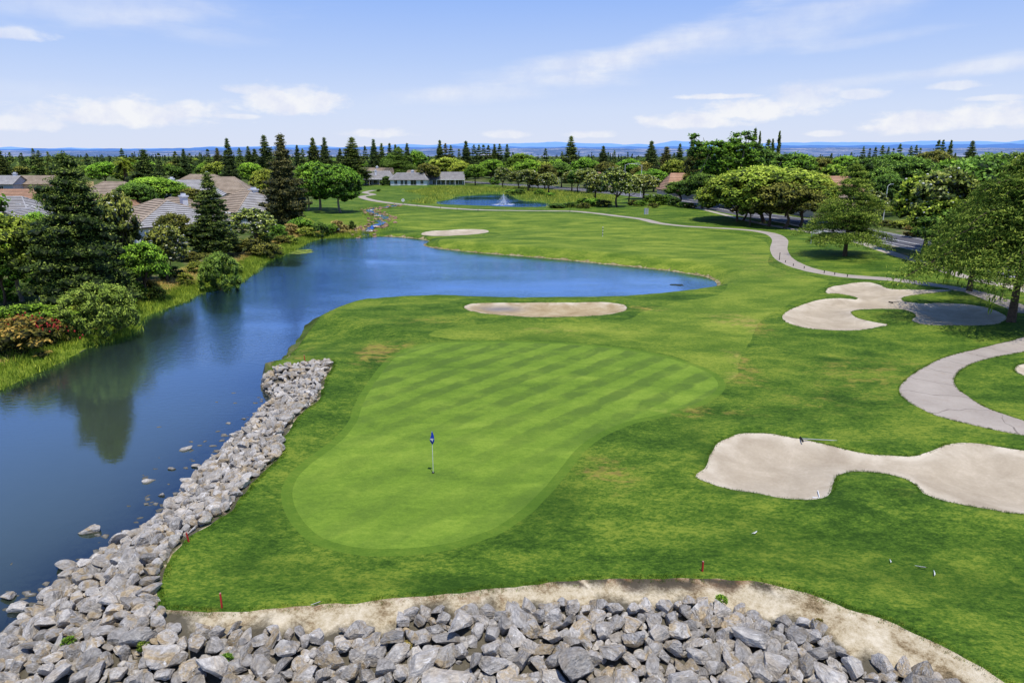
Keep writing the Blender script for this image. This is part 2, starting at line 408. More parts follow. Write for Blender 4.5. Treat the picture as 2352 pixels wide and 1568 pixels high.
def sand_mat(name, a, b, c):
    k = NT(name); p = k.pos()
    n1 = k.noise(p, 0.5, 5, 0.6, 0.5); n2 = k.noise(p, 6.0, 6, 0.75)
    rk = k.n('ShaderNodeTexWave', _wave_type='BANDS', Vector=k.scalevec(p, (1, 1, 1), 0.6), Scale=1.6, Distortion=14.0, Detail=2.0, Detail_Scale=0.35).outputs['Fac']
    v = k.math('ADD', k.math('MULTIPLY', n1, 0.66), k.math('ADD', k.math('MULTIPLY', n2, 0.33), k.math('MULTIPLY', rk, 0.008)))
    col = k.ramp(v, [(0.34, a), (0.51, b), (0.68, c)])
    col = k.mix(k.math('MULTIPLY', k.attr('rim'), k.mapr(n1, 0.4, 0.6, 0.2, 0.9)), col, (0.66, 0.59, 0.47))
    damp = k.mapr(k.attr('dark'), 0, 1)
    col = k.mix(damp, col, (0.2, 0.19, 0.2))
    sp = k.mapr(k.vor(p, 2.3), 0.0, 0.06, 0.75, 1.0)
    col = k.mix(1.0, col, k.n('ShaderNodeCombineColor', i0=sp, i1=sp, i2=sp).outputs[0], 'MULTIPLY')
    b_ = k.math('ADD', k.math('MULTIPLY', rk, 0.05), k.math('ADD', n2, k.noise(p, 30, 2)))
    return k.finish(col, 0.95, b_, 0.35, 0.03, 0.1)
M['sand'] = sand_mat('bunker_sand', (0.38, 0.31, 0.22), (0.47, 0.395, 0.285), (0.60, 0.51, 0.38))
M['sand_mid'] = sand_mat('damp_yellow_sand', (0.30, 0.22, 0.11), (0.42, 0.32, 0.18), (0.55, 0.46, 0.30))

def dirt_mat():
    k = NT('dirt_strip'); p = k.pos()
    n1 = k.noise(p, 0.8, 6, 0.65, 0.4); n2 = k.noise(p, 7.0, 6, 0.8); n3 = k.noise(p, 24, 3, 0.7)
    v = k.math('ADD', k.math('MULTIPLY', n1, 0.55), k.math('ADD', k.math('MULTIPLY', n2, 0.35), k.math('MULTIPLY', n3, 0.1)))
    col = k.ramp(v, [(0.36, (0.10, 0.075, 0.035)), (0.42, (0.30, 0.22, 0.12)), (0.49, (0.54, 0.45, 0.29)), (0.60, (0.74, 0.65, 0.48))])
    col = k.mix(k.mapr(k.math('SUBTRACT', k.attr('dry'), k.math('MULTIPLY', n2, 0.8)), -0.25, 0.3, 0, 0.9), col, (0.20, 0.085, 0.03))
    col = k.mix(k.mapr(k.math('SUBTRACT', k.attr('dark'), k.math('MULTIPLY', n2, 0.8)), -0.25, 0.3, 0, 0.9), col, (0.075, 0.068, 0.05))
    return k.finish(col, 0.95, k.math('ADD', n2, n3), 0.6, 0.06, 0.1)
M['dirt'] = dirt_mat()

def concrete_mat(name, a, b, joints=True):
    k = NT(name); p = k.pos()
    n1 = k.noise(p, 0.35, 5, 0.6); n2 = k.noise(p, 5.0, 6, 0.8); st = k.noise(p, 1.6, 4, 0.6)
    v = k.math('ADD', k.math('MULTIPLY', n1, 0.6), k.math('MULTIPLY', n2, 0.4))
    col = k.ramp(v, [(0.35, a), (0.62, b)])
    col = k.mix(k.mapr(st, 0.55, 0.75, 0, 0.35), col, (0.30, 0.21, 0.14))
    if joints:
        s = k.attr('along')
        j = k.math('ABSOLUTE', k.math('SUBTRACT', k.math('FRACT', k.math('DIVIDE', s, 3.2)), 0.5))
        col = k.mix(k.mapr(j, 0.010, 0.016, 0.65, 0.0), col, (0.12, 0.10, 0.085))
    return k.finish(col, 0.85, n2, 0.2, 0.02, 0.2)
M['path'] = concrete_mat('path_concrete', (0.34, 0.29, 0.24), (0.45, 0.395, 0.33))
M['walk'] = concrete_mat('sidewalk_concrete', (0.38, 0.33, 0.27), (0.50, 0.44, 0.37), False)
M['kerb'] = plain('kerb_concrete', (0.5, 0.47, 0.43), 0.9)
M['asphalt'] = concrete_mat('road_asphalt', (0.075, 0.075, 0.085), (0.115, 0.115, 0.13), False)
M['paint'] = plain('road_paint', (0.75, 0.75, 0.74), 0.7)
def yard_mat():
    k = NT('yard_ground'); p = k.pos()
    n1 = k.noise(p, 0.12, 5, 0.6); n2 = k.noise(p, 1.1, 6, 0.7)
    v = k.math('ADD', k.math('MULTIPLY', n1, 0.6), k.math('MULTIPLY', n2, 0.4))
    col = k.ramp(v, [(0.38, (0.035, 0.05, 0.012)), (0.50, (0.075, 0.12, 0.02)), (0.60, (0.20, 0.17, 0.09)), (0.72, (0.30, 0.25, 0.16))])
    return k.finish(col, 0.95, n2, 0.5, 0.1, 0.1)
M['yard'] = yard_mat()
k = NT('dry_field'); p = k.pos(); M['field'] = k.finish(k.ramp(k.noise(k.scalevec(p, (0.3, 1, 1)), 0.3, 6, 0.7), [(0.35, (0.25, 0.17, 0.06)), (0.65, (0.45, 0.33, 0.14))]), 0.95)
k = NT('lake_bed'); p = k.pos(); M['bed'] = k.finish(k.ramp(k.noise(p, 1.2, 6, 0.7), [(0.35, (0.02, 0.03, 0.02)), (0.7, (0.10, 0.11, 0.07))]), 0.9)

def water_mat(name, deep, tint, base_refl):
    k = NT(name); p = k.pos()
    dist = k.attr('far')
    lull = k.mapr(k.noise(k.scalevec(p, (0.022, 0.05, 1), 0.4), 1.0, 4, 0.6), 0.4, 0.6, 0.3, 1.3)
    w1 = k.noise(k.scalevec(p, (0.8, 1.6, 1)), 2.2, 3, 0.55)
    w2 = k.noise(k.scalevec(p, (1.0, 2.0, 1)), 7.0, 2, 0.5)
    patch = k.noise(k.scalevec(p, (0.05, 0.09, 1)), 1.0, 3, 0.5)
    amp = k.math('MULTIPLY', k.math('ADD', 0.012, k.math('MULTIPLY', dist, 0.9)), k.math('MULTIPLY', lull, k.mapr(patch, 0.35, 0.65, 0.5, 1.2)))
    h = k.math('MULTIPLY', k.math('ADD', w1, k.math('MULTIPLY', w2, 0.35)), amp)
    bump = k.n('ShaderNodeBump', Height=h, Strength=0.5, Distance=0.10).outputs[0]
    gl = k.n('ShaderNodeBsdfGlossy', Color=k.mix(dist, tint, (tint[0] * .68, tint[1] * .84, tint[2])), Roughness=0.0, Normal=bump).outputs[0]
    algae = k.mapr(k.noise(p, 0.9, 6, 0.75), 0.45, 0.7)
    sh = k.attr('shallow')
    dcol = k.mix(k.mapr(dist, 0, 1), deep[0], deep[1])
    dcol = k.mix(k.math('MULTIPLY', algae, 0.25), dcol, (0.05, 0.07, 0.03))
    df = k.n('ShaderNodeBsdfDiffuse', Color=dcol).outputs[0]
    tr = k.n('ShaderNodeBsdfTransparent', Color=(0.42, 0.52, 0.52, 1)).outputs[0]
    body = k.n('ShaderNodeMixShader', i0=k.math('MULTIPLY', sh, 0.95), i1=df, i2=tr).outputs[0]
    fr = k.n('ShaderNodeFresnel', IOR=1.45, Normal=bump).outputs[0]
    fac = k.mapr(fr, 0.047, 0.35, base_refl, 0.85)
    mx = k.n('ShaderNodeMixShader', i0=fac, i1=body, i2=gl).outputs[0]
    k.link(mx, k.out.inputs[0])
    return k.m
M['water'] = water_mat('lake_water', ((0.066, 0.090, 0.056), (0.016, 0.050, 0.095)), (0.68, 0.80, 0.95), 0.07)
M['water2'] = water_mat('pond_water', ((0.01, 0.04, 0.12), (0.01, 0.04, 0.14)), (0.45, 0.62, 1.0), 0.3)

def rock_mat(name, stain=0.5):
    k = NT(name)
    o = k.n('ShaderNodeObjectInfo')
    rnd = o.outputs['Random']
    oc = k.n('ShaderNodeVectorMath', _operation='ADD', i0=k.obj(), i1=k.n('ShaderNodeCombineXYZ', i0=k.math('MULTIPLY', rnd, 40.0), i1=k.math('MULTIPLY', rnd, 17.0)).outputs[0]).outputs[0]
    n1 = k.noise(oc, 1.6, 6, 0.7, 0.6); n2 = k.noise(oc, 8.0, 6, 0.75)
    bands = k.n('ShaderNodeTexWave', Vector=k.scalevec(oc, (1, 1, 2.5), 0.5), Scale=1.6, Distortion=12.0, Detail=5.0).outputs['Fac']
    vein = k.vor(oc, 3.0, 'DISTANCE_TO_EDGE')
    vn = k.noise(oc, 3.0, 3)
    v = k.math('ADD', k.math('MULTIPLY', n1, 0.58), k.math('ADD', k.math('MULTIPLY', n2, 0.38), k.math('MULTIPLY', bands, 0.04)))
    col = k.ramp(v, [(0.34, (0.16, 0.148, 0.13)), (0.5, (0.40, 0.375, 0.34)), (0.65, (0.66, 0.625, 0.56))])
    rs = k.mapr(k.noise(oc, 1.4, 6, 0.7, 1.0), 0.44, 0.62, 0, 1, True)
    tint = k.attr('tan')
    rm = k.math('MULTIPLY', rs, k.mapr(tint, 0.2, 0.9, 0.42, 1.0))
    col = k.mix(rm, col, k.mix(k.mapr(n2, 0.35, 0.65), (0.25, 0.18, 0.10), (0.52, 0.42, 0.27)))
    col = k.mix(k.mapr(k.math('ADD', vein, k.math('MULTIPLY', k.math('SUBTRACT', 0.62, vn), 0.4)), 0.0, 0.035, 0.85, 0.0), col, (0.66, 0.65, 0.62))
    zp = k.n('ShaderNodeSeparateXYZ', Vector=k.pos()).outputs[2]
    col = k.mix(k.mapr(zp, ZW + 0.10, ZW - 0.01, 0.0, 0.85, True), col, (0.06, 0.058, 0.032))
    br = k.mapr(k.math('FRACT', k.math('ADD', rnd, k.attr('rv'))), 0, 1, 0.80, 1.38)
    col = k.mix(1.0, col, k.n('ShaderNodeCombineColor', i0=br, i1=br, i2=br).outputs[0], 'MULTIPLY')
    return k.finish(col, 0.85, k.math('ADD', n2, k.math('MULTIPLY', bands, 0.2)), 0.9, 0.09, 0.2)
M['rock'] = rock_mat('riprap_stone')
def rrock():
    k = NT('red_stream_stone'); n = k.noise(k.pos(), 1.2, 6, 0.7)
    return k.finish(k.ramp(n, [(0.3, (0.13, 0.07, 0.04)), (0.5, (0.30, 0.19, 0.12)), (0.7, (0.44, 0.32, 0.22))]), 0.9, n, 0.5, 0.1)
M['redrock'] = rrock()

k = NT('shore_soil'); p = k.pos(); n_ = k.noise(p, 2.0, 6, 0.75)
M['shore'] = k.finish(k.ramp(n_, [(0.36, (0.07, 0.055, 0.02)), (0.5, (0.28, 0.23, 0.11)), (0.62, (0.46, 0.40, 0.24))]), 0.95, n_, 0.6, 0.08, 0.1)
# ------------------------------------------------------------------ terrain by constrained triangulation
def build_terrain():
    loops = [LAKE, POND, DIRT, GREEN, FRINGE, PATH_NEAR, PATH_FAR, SIDEWALK, ROAD, FAIRWAY, COURSE, LEFTBANK, FIELD]
    loops += [B for _, B in BUNKERS]
    extra = []
    for nm, B in BUNKERS:
        extra += [offset_poly(B, -0.2), offset_poly(B, 0.4)]
    extra += [offset_poly(LAKE, 0.25), offset_poly(LAKE, 0.5), offset_poly(LAKE, 0.8), offset_poly(LAKE, 1.3)]
    pts, edges = [], []
    for L in loops:
        s = len(pts); pts += [tuple(p) for p in L]
        edges += [(s + i, s + (i + 1) % len(L)) for i in range(len(L))]
    for L in extra:
        pts += [tuple(p) for p in L]
    # free points: rings about the viewed ground, spacing grows with distance
    r = 11.0
    while r < 45000:
        sp = max(0.5, r * 0.0125) if r < 520 else r * 0.07
        n = int(2.3 * r / sp)
        a = np.linspace(-1.15, 1.15, n) + rng.uniform(-0.3, 0.3, n) * sp / r
        rr = r + rng.uniform(-0.3, 0.3, n) * sp
        pts += list(zip((rr * np.sin(a)).tolist(), (rr * np.cos(a)).tolist()))
        r += sp
    for x in np.linspace(-60, 60, 30):
        for y in np.linspace(-40, 10, 12):
            pts.append((x, y))
    for a in np.linspace(1.3, 2 * math.pi - 1.3, 24):
        for r in (150, 600, 4000, 45000):
            pts.append((r * math.sin(a), r * math.cos(a)))
    res = delaunay_2d_cdt([Vector(p) for p in pts], edges, [], 0, 1e-4, False)
    V = np.array([(v.x, v.y) for v in res[0]])
    T = np.array([f for f in res[2] if len(f) == 3])
    C = V[T].mean(1)
    Z = hfun(V[:, 0], V[:, 1])
    Z = Z + np.array([mnoise.noise(Vector((x * 0.8, y * 0.8, 0))) for x, y in V]) * 0.05 * (np.hypot(V[:, 0], V[:, 1]) < 400)
    a = V[T[:, 1]] - V[T[:, 0]]; b = V[T[:, 2]] - V[T[:, 0]]
    flip = (a[:, 0] * b[:, 1] - a[:, 1] * b[:, 0]) < 0
    T[flip] = T[flip][:, ::-1]
    reg = np.zeros(len(T), int)          # 0 yard
    names = ['yard_ground']
    def mark(P, idn, only=None):
        m = inside(P, C[:, 0], C[:, 1])
        if only is not None: m &= only
        reg[m] = idn
    mark(FIELD, 1)
    mark(COURSE, 2)
    mark(LEFTBANK, 3)
    mark(FAIRWAY, 4, reg == 2)
    mark(FRINGE, 5); mark(GREEN, 6)
    mark(DIRT, 7)
    dls = sdist(LAKE, C[:, 0], C[:, 1], 3)
    reg[(dls < 0.5 + 0.15 * np.sin(C[:, 0] * 1.7)) & (dls > 0) & (C[:, 1] > 42) & ((reg == 2) | (reg == 4))] = 13
    mark(SIDEWALK, 9); mark(ROAD, 10)
    mark(PATH_FAR, 8); mark(PATH_NEAR, 8)
    for i, (nm, B) in enumerate(BUNKERS):
        mark(B, 20 + i)
    mark(POND, 12); mark(LAKE, 11)
    # attributes: dry / dark blotches painted where the turf is worn
    dry = np.zeros(len(V)); dark = np.zeros(len(V)); along = np.zeros(len(V))
    def blot(px, py, wx, wy, amt, arr):
        x, y = unproject(px, py)
        d = math.hypot(x, y)
        rx = width_m(wx, d)
        y2 = unproject(px, py - wy)[1]; ry = abs(y2 - y)
        q = ((V[:, 0] - x) / rx) ** 2 + ((V[:, 1] - y) / ry) ** 2
        arr += amt * np.exp(-q)
    for a in [(870,812,50,22,.8),(900,790,60,14,.5),(1000,735,90,12,.45),(1700,830,22,28,.9),(1705,870,40,14,.8),(1600,945,110,14,.6),(1660,735,60,22,.55),(1730,745,30,24,.8),
              (1400,1075,70,30,.65),(1390,1110,80,40,.35),(1560,1290,20,6,.4),(1740,620,60,20,.35),(1740,590,40,18,.5),(1850,640,60,20,.2),(2100,830,150,30,.2),(1980,860,160,40,.42),
              (1900,930,200,40,.28),(1300,760,200,14,.4),(1480,710,50,6,.9),(1750,500,80,8,.3),(510,1306,10,4,.8),(2060,1130,60,20,.3),(1230,610,200,14,.2),(1350,575,120,10,.25),
              (1450,545,120,10,.25),(1500,460,80,6,.35),(1290,447,90,5,.6),(1250,590,120,10,.25),(2330,690,30,10,.4),(700,825,40,8,.7),(690,800,22,25,.5),(850,800,30,40,.35),
              (470,1402,120,4,.5),(700,1394,160,4,.6),(950,1372,160,4,.5),(1300,1337,160,4,.4),(1780,1340,120,5,.5),(2040,1425,60,6,.5),(1900,550,40,10,.3),(870,735,60,20,.2)]:
        blot(*a, dry)
    for a in [(1010,1340,260,18,.5),(1200,1180,120,60,.35),(1640,1050,60,100,.5),(1850,1260,260,60,.35),(2200,1330,220,50,.4),(620,1200,60,80,.35),(700,1300,200,40,.3),(1290,1130,60,50,.4),
              (1800,1480,160,30,.1),(2300,1250,120,20,.3),(1300,775,200,12,.3),(1620,760,60,20,.3),(1000,600,10,10,0)]:
        blot(*a, dark)
    dd, dk = dry.copy(), dark.copy()
    for a in [(1500,1333,140,10,.9),(1120,1370,60,8,.4),(1680,1338,60,8,.6)]:
        blot(*a, dd)
    for a in [(1520,1350,60,14,.4),(420,1410,70,14,.5),(620,1412,100,10,.3),(1800,1365,60,14,.25),(560,1130,30,60,.6),(1100,1358,60,5,.3)]:
        blot(*a, dk)
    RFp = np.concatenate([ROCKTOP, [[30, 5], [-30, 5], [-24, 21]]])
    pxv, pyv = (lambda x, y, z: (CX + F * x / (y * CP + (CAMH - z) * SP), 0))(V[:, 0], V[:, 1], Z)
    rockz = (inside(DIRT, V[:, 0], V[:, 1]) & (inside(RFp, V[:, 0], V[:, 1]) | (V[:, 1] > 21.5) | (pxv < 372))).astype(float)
    dk = dk + 0.75 * rockz  # soil darkened under the boulders, painting shade into their gaps
    X, Y = unproject(1150, 703)
    q = np.exp(-(((V[:, 0] - X) / 2.2) ** 2 + ((V[:, 1] - Y) / 0.8) ** 2))
    # running length of the cart paths, used for the slab joints
    cl = smooth_poly(poly_world(z5([(2700,330),(2346,432),(2200,470),(2020,510),(1850,575),(1760,640),(1730,700),(1760,765),(1850,830),(1990,890),(2150,935),(2346,960),(2700,1020)])), 0.4, False)
    m = np.zeros(len(V), bool); m[np.unique(T[reg == 8])] = True
    for c in (cl,):
        L = np.concatenate([[0], np.cumsum(np.linalg.norm(np.diff(c, axis=0), axis=1))])
        idx = np.where(m & (np.hypot(V[:, 0], V[:, 1]) < 75))[0]
        D2 = ((V[idx][:, None, :] - c[None]) ** 2).sum(2)
        along[idx] = L[D2.argmin(1)]
    m2 = m & (along == 0)
    along[m2] = V[m2, 1] * 0.7
    spec = {0: ('yard_ground', 'yard'), 1: ('dry_field', 'field'), 2: ('lawn', 'rough'), 3: ('lake_bank', 'bankgrass'), 4: ('fairway', 'fairway'), 5: ('green_fringe', 'fringe'),
            6: ('putting_green', 'green'), 7: ('dirt_ground', 'dirt'), 8: ('cart_path', 'path'), 9: ('pavement', 'walk'), 10: ('road', 'asphalt'), 11: ('lake_bed', 'bed'), 12: ('pond_bed', 'bed'), 13: ('shore_soil', 'shore')}
    for i in range(5):
        spec[20 + i] = ('bunker_sand', 'sand_mid' if i == 1 else 'sand')
    for rid, (nm, mk) in spec.items():
        F_ = T[reg == rid]
        if not len(F_): continue
        u, inv = np.unique(F_, return_inverse=True)
        inv = inv.reshape(F_.shape)
        VV = np.column_stack([V[u], Z[u]])
        at = {'dry': (dd if rid == 7 else dry)[u], 'dark': (dk if rid == 7 else (q if rid == 21 else dark if rid < 20 else 0 * dark))[u]}
        if rid >= 20:
            at['rim'] = np.exp(-edist(BUNKERS[rid - 20][1], V[u][:, 0], V[u][:, 1]) / 0.45)
        if rid == 8: at['along'] = along[u]
        if rid == 3:
            dlk = edist(LAKE, V[u][:, 0], V[u][:, 1])
            at['dry'] = 0.75 * ss(dlk, 2.0, 4.5) * (1 - ss(dlk, 9, 16))
        mesh_obj(nm, VV, inv, M[mk], smooth=True, attrs=at, kind='structure')
build_terrain()

def water_sheet(name, poly, z, mat, near, far):
    P = offset_poly(poly, 0.35)
    pts = [tuple(p) for p in P]; n = len(pts)
    lo, hi = P.min(0), P.max(0)
    g = []
    y = lo[1]
    while y < hi[1]:
        s = max(0.8, y * 0.02)
        xs = np.arange(lo[0], hi[0], s) + rng.uniform(-.2, .2) * s
        g += [(x, y) for x in xs]
        y += s
    g = np.array(g); g = g[sdist(P, g[:, 0], g[:, 1]) < -0.3]
    res = delaunay_2d_cdt([Vector(p) for p in pts + [tuple(q) for q in g]], [(i, (i + 1) % n) for i in range(n)], [], 0, 1e-4, False)
    V = np.array([(v.x, v.y) for v in res[0]]); T = np.array(res[2])
    C = V[T].mean(1); T = T[inside(P, C[:, 0], C[:, 1])]
    a = V[T[:, 1]] - V[T[:, 0]]; b = V[T[:, 2]] - V[T[:, 0]]
    flip = (a[:, 0] * b[:, 1] - a[:, 1] * b[:, 0]) < 0
    T[flip] = T[flip][:, ::-1]
    d = -sdist(P, V[:, 0], V[:, 1])
    shallow = np.exp(-np.clip(d - 0.35, 0, 99) / 2.8)
    fr = ss(V[:, 1], near, far)
    mesh_obj(name, np.column_stack([V, np.full(len(V), z)]), T, M[mat], smooth=True, attrs={'shallow': shallow, 'far': fr}, kind='structure')
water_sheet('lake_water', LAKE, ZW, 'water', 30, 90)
water_sheet('pond_water', POND, ZW2, 'water2', 0, 100)

# road paint and kerbs
def strip_along(c, off, w, dz, dash=None):
    T = np.gradient(c, axis=0); T /= np.linalg.norm(T, axis=1)[:, None]
    N = np.stack([-T[:, 1], T[:, 0]], 1)
    A = c + N * (off - w / 2); B = c + N * (off + w / 2)
    za = hfun(c[:, 0], c[:, 1]) + dz
    V = np.concatenate([np.column_stack([A, za]), np.column_stack([B, za])]); n = len(c)
    F_ = [[i, i + 1, n + i + 1, n + i] for i in range(n - 1) if not dash or (i // dash) % 2 == 0]
    return V, np.array(F_)[:, ::-1]
mk = MB()
for off, dash in ((-5.0, None), (5.0, None), (0.15, None), (-0.15, None), (-3.3, None)):
    V_, F_ = strip_along(road_c, off, 0.16 if abs(off) < 1 else 0.2, 0.09, dash)
    mk.add(V_, F_)
mk.build('road_marking', M['paint'], kind='structure')
for off in (-5.65, 5.65):
    kb = MB()
    for o2, dz in ((0, 0.15),):
        V_, F_ = strip_along(road_c, off, 0.3, dz)
        kb.add(V_, F_)
        Vb = V_.copy(); Vb[:, 2] -= 0.3; n = len(road_c)
        W = np.concatenate([V_, Vb])
        kb.add(W, [[i, i + 1, 2 * n + i + 1, 2 * n + i] for i in range(n - 1)])
        kb.add(W, [[n + i + 1, n + i, 3 * n + i, 3 * n + i + 1] for i in range(n - 1)])
    kb.build('road_kerb', M['kerb'], kind='structure')

# ------------------------------------------------------------------ hills beyond the valley
def hill_mat(name, a, b, c, haze, hf, scale, airlight):  # distance haze painted in: tint mixed into the colour, airlight as blue emission
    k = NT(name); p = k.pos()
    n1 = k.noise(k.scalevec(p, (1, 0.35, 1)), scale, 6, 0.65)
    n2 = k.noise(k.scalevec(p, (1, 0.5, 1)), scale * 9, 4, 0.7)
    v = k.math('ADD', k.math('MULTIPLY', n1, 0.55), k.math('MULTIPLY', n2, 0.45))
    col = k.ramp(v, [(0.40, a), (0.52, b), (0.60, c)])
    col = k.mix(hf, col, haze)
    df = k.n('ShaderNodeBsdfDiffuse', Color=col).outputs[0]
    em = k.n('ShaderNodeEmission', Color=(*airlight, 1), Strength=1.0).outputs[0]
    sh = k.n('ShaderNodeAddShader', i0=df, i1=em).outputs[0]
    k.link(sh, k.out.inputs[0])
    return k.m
def hill(name, y0, prof, depth, mat, seed, rough, base=-5.0):
    px = np.arange(-900, 3300, 8.0)
    xs = (px - CX) / F * y0 / CP * 1.0
    pp = np.interp(px, [a for a, _ in prof], [b for _, b in prof])
    for i in range(len(px)):
        pp[i] += mnoise.fractal(Vector((px[i] / 60.0, seed, 0)), 1.0, 2.0, 5) * rough
    ht = np.array([top_z(q, y0) for q in pp])
    rows = 14
    V, n = [], len(px)
    for j in range(rows + 1):
        t = j / rows
        g = t ** 1.4
        yy = y0 - depth * (1 - t)
        zz = base + (ht - base) * g
        zz = zz + np.array([mnoise.fractal(Vector((x / (y0 * 0.04), yy / (y0 * 0.06), seed)), 1.0, 2.0, 4) for x in xs]) * (ht - base).mean() * 0.22 * t * (1 - t) * 2
        V.append(np.column_stack([xs, np.full(n, yy), zz]))
    V.append(np.column_stack([xs, np.full(n, y0 + depth), np.full(n, base)]))
    V = np.concatenate(V)
    Fq = np.array([[j * n + i, j * n + i + 1, (j + 1) * n + i + 1, (j + 1) * n + i] for j in range(rows + 1) for i in range(n - 1)])
    mesh_obj(name, V, Fq, mat, smooth=True, kind='structure')
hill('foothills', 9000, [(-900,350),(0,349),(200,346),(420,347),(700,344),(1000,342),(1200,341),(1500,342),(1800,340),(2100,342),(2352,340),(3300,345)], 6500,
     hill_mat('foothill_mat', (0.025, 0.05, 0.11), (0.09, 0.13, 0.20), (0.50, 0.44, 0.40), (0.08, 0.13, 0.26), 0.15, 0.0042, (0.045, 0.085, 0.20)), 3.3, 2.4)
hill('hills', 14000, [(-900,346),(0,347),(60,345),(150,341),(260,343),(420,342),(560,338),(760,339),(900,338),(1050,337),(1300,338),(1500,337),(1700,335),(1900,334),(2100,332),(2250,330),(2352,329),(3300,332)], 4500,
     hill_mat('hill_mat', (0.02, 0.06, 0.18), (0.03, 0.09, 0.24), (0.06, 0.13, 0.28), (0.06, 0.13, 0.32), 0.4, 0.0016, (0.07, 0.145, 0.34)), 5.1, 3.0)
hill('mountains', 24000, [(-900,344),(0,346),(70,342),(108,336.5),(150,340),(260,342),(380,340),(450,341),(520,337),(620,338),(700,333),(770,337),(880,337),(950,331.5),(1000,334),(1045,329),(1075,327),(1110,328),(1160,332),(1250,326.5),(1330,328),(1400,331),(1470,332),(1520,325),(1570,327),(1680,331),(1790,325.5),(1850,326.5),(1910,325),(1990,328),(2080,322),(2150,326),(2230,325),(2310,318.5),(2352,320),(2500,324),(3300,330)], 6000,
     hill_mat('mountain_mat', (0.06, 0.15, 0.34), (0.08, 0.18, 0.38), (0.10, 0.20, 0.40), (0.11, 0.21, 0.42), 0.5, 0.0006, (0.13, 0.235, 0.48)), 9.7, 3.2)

# ------------------------------------------------------------------ sky, sun, camera
SUN_EL, SUN_AZ = math.radians(72), math.radians(156)      # azimuth clockwise from the view direction (+Y)
sdir = Vector((math.sin(SUN_AZ) * math.cos(SUN_EL), math.cos(SUN_AZ) * math.cos(SUN_EL), math.sin(SUN_EL)))
sun = bpy.data.lights.new('sun', 'SUN'); sun.energy = 4.1; sun.angle = math.radians(0.5); sun.color = (1.0, 0.955, 0.88)
so = bpy.data.objects.new('sun', sun); so.rotation_euler = sdir.to_track_quat('Z', 'Y').to_euler(); COL.objects.link(so)

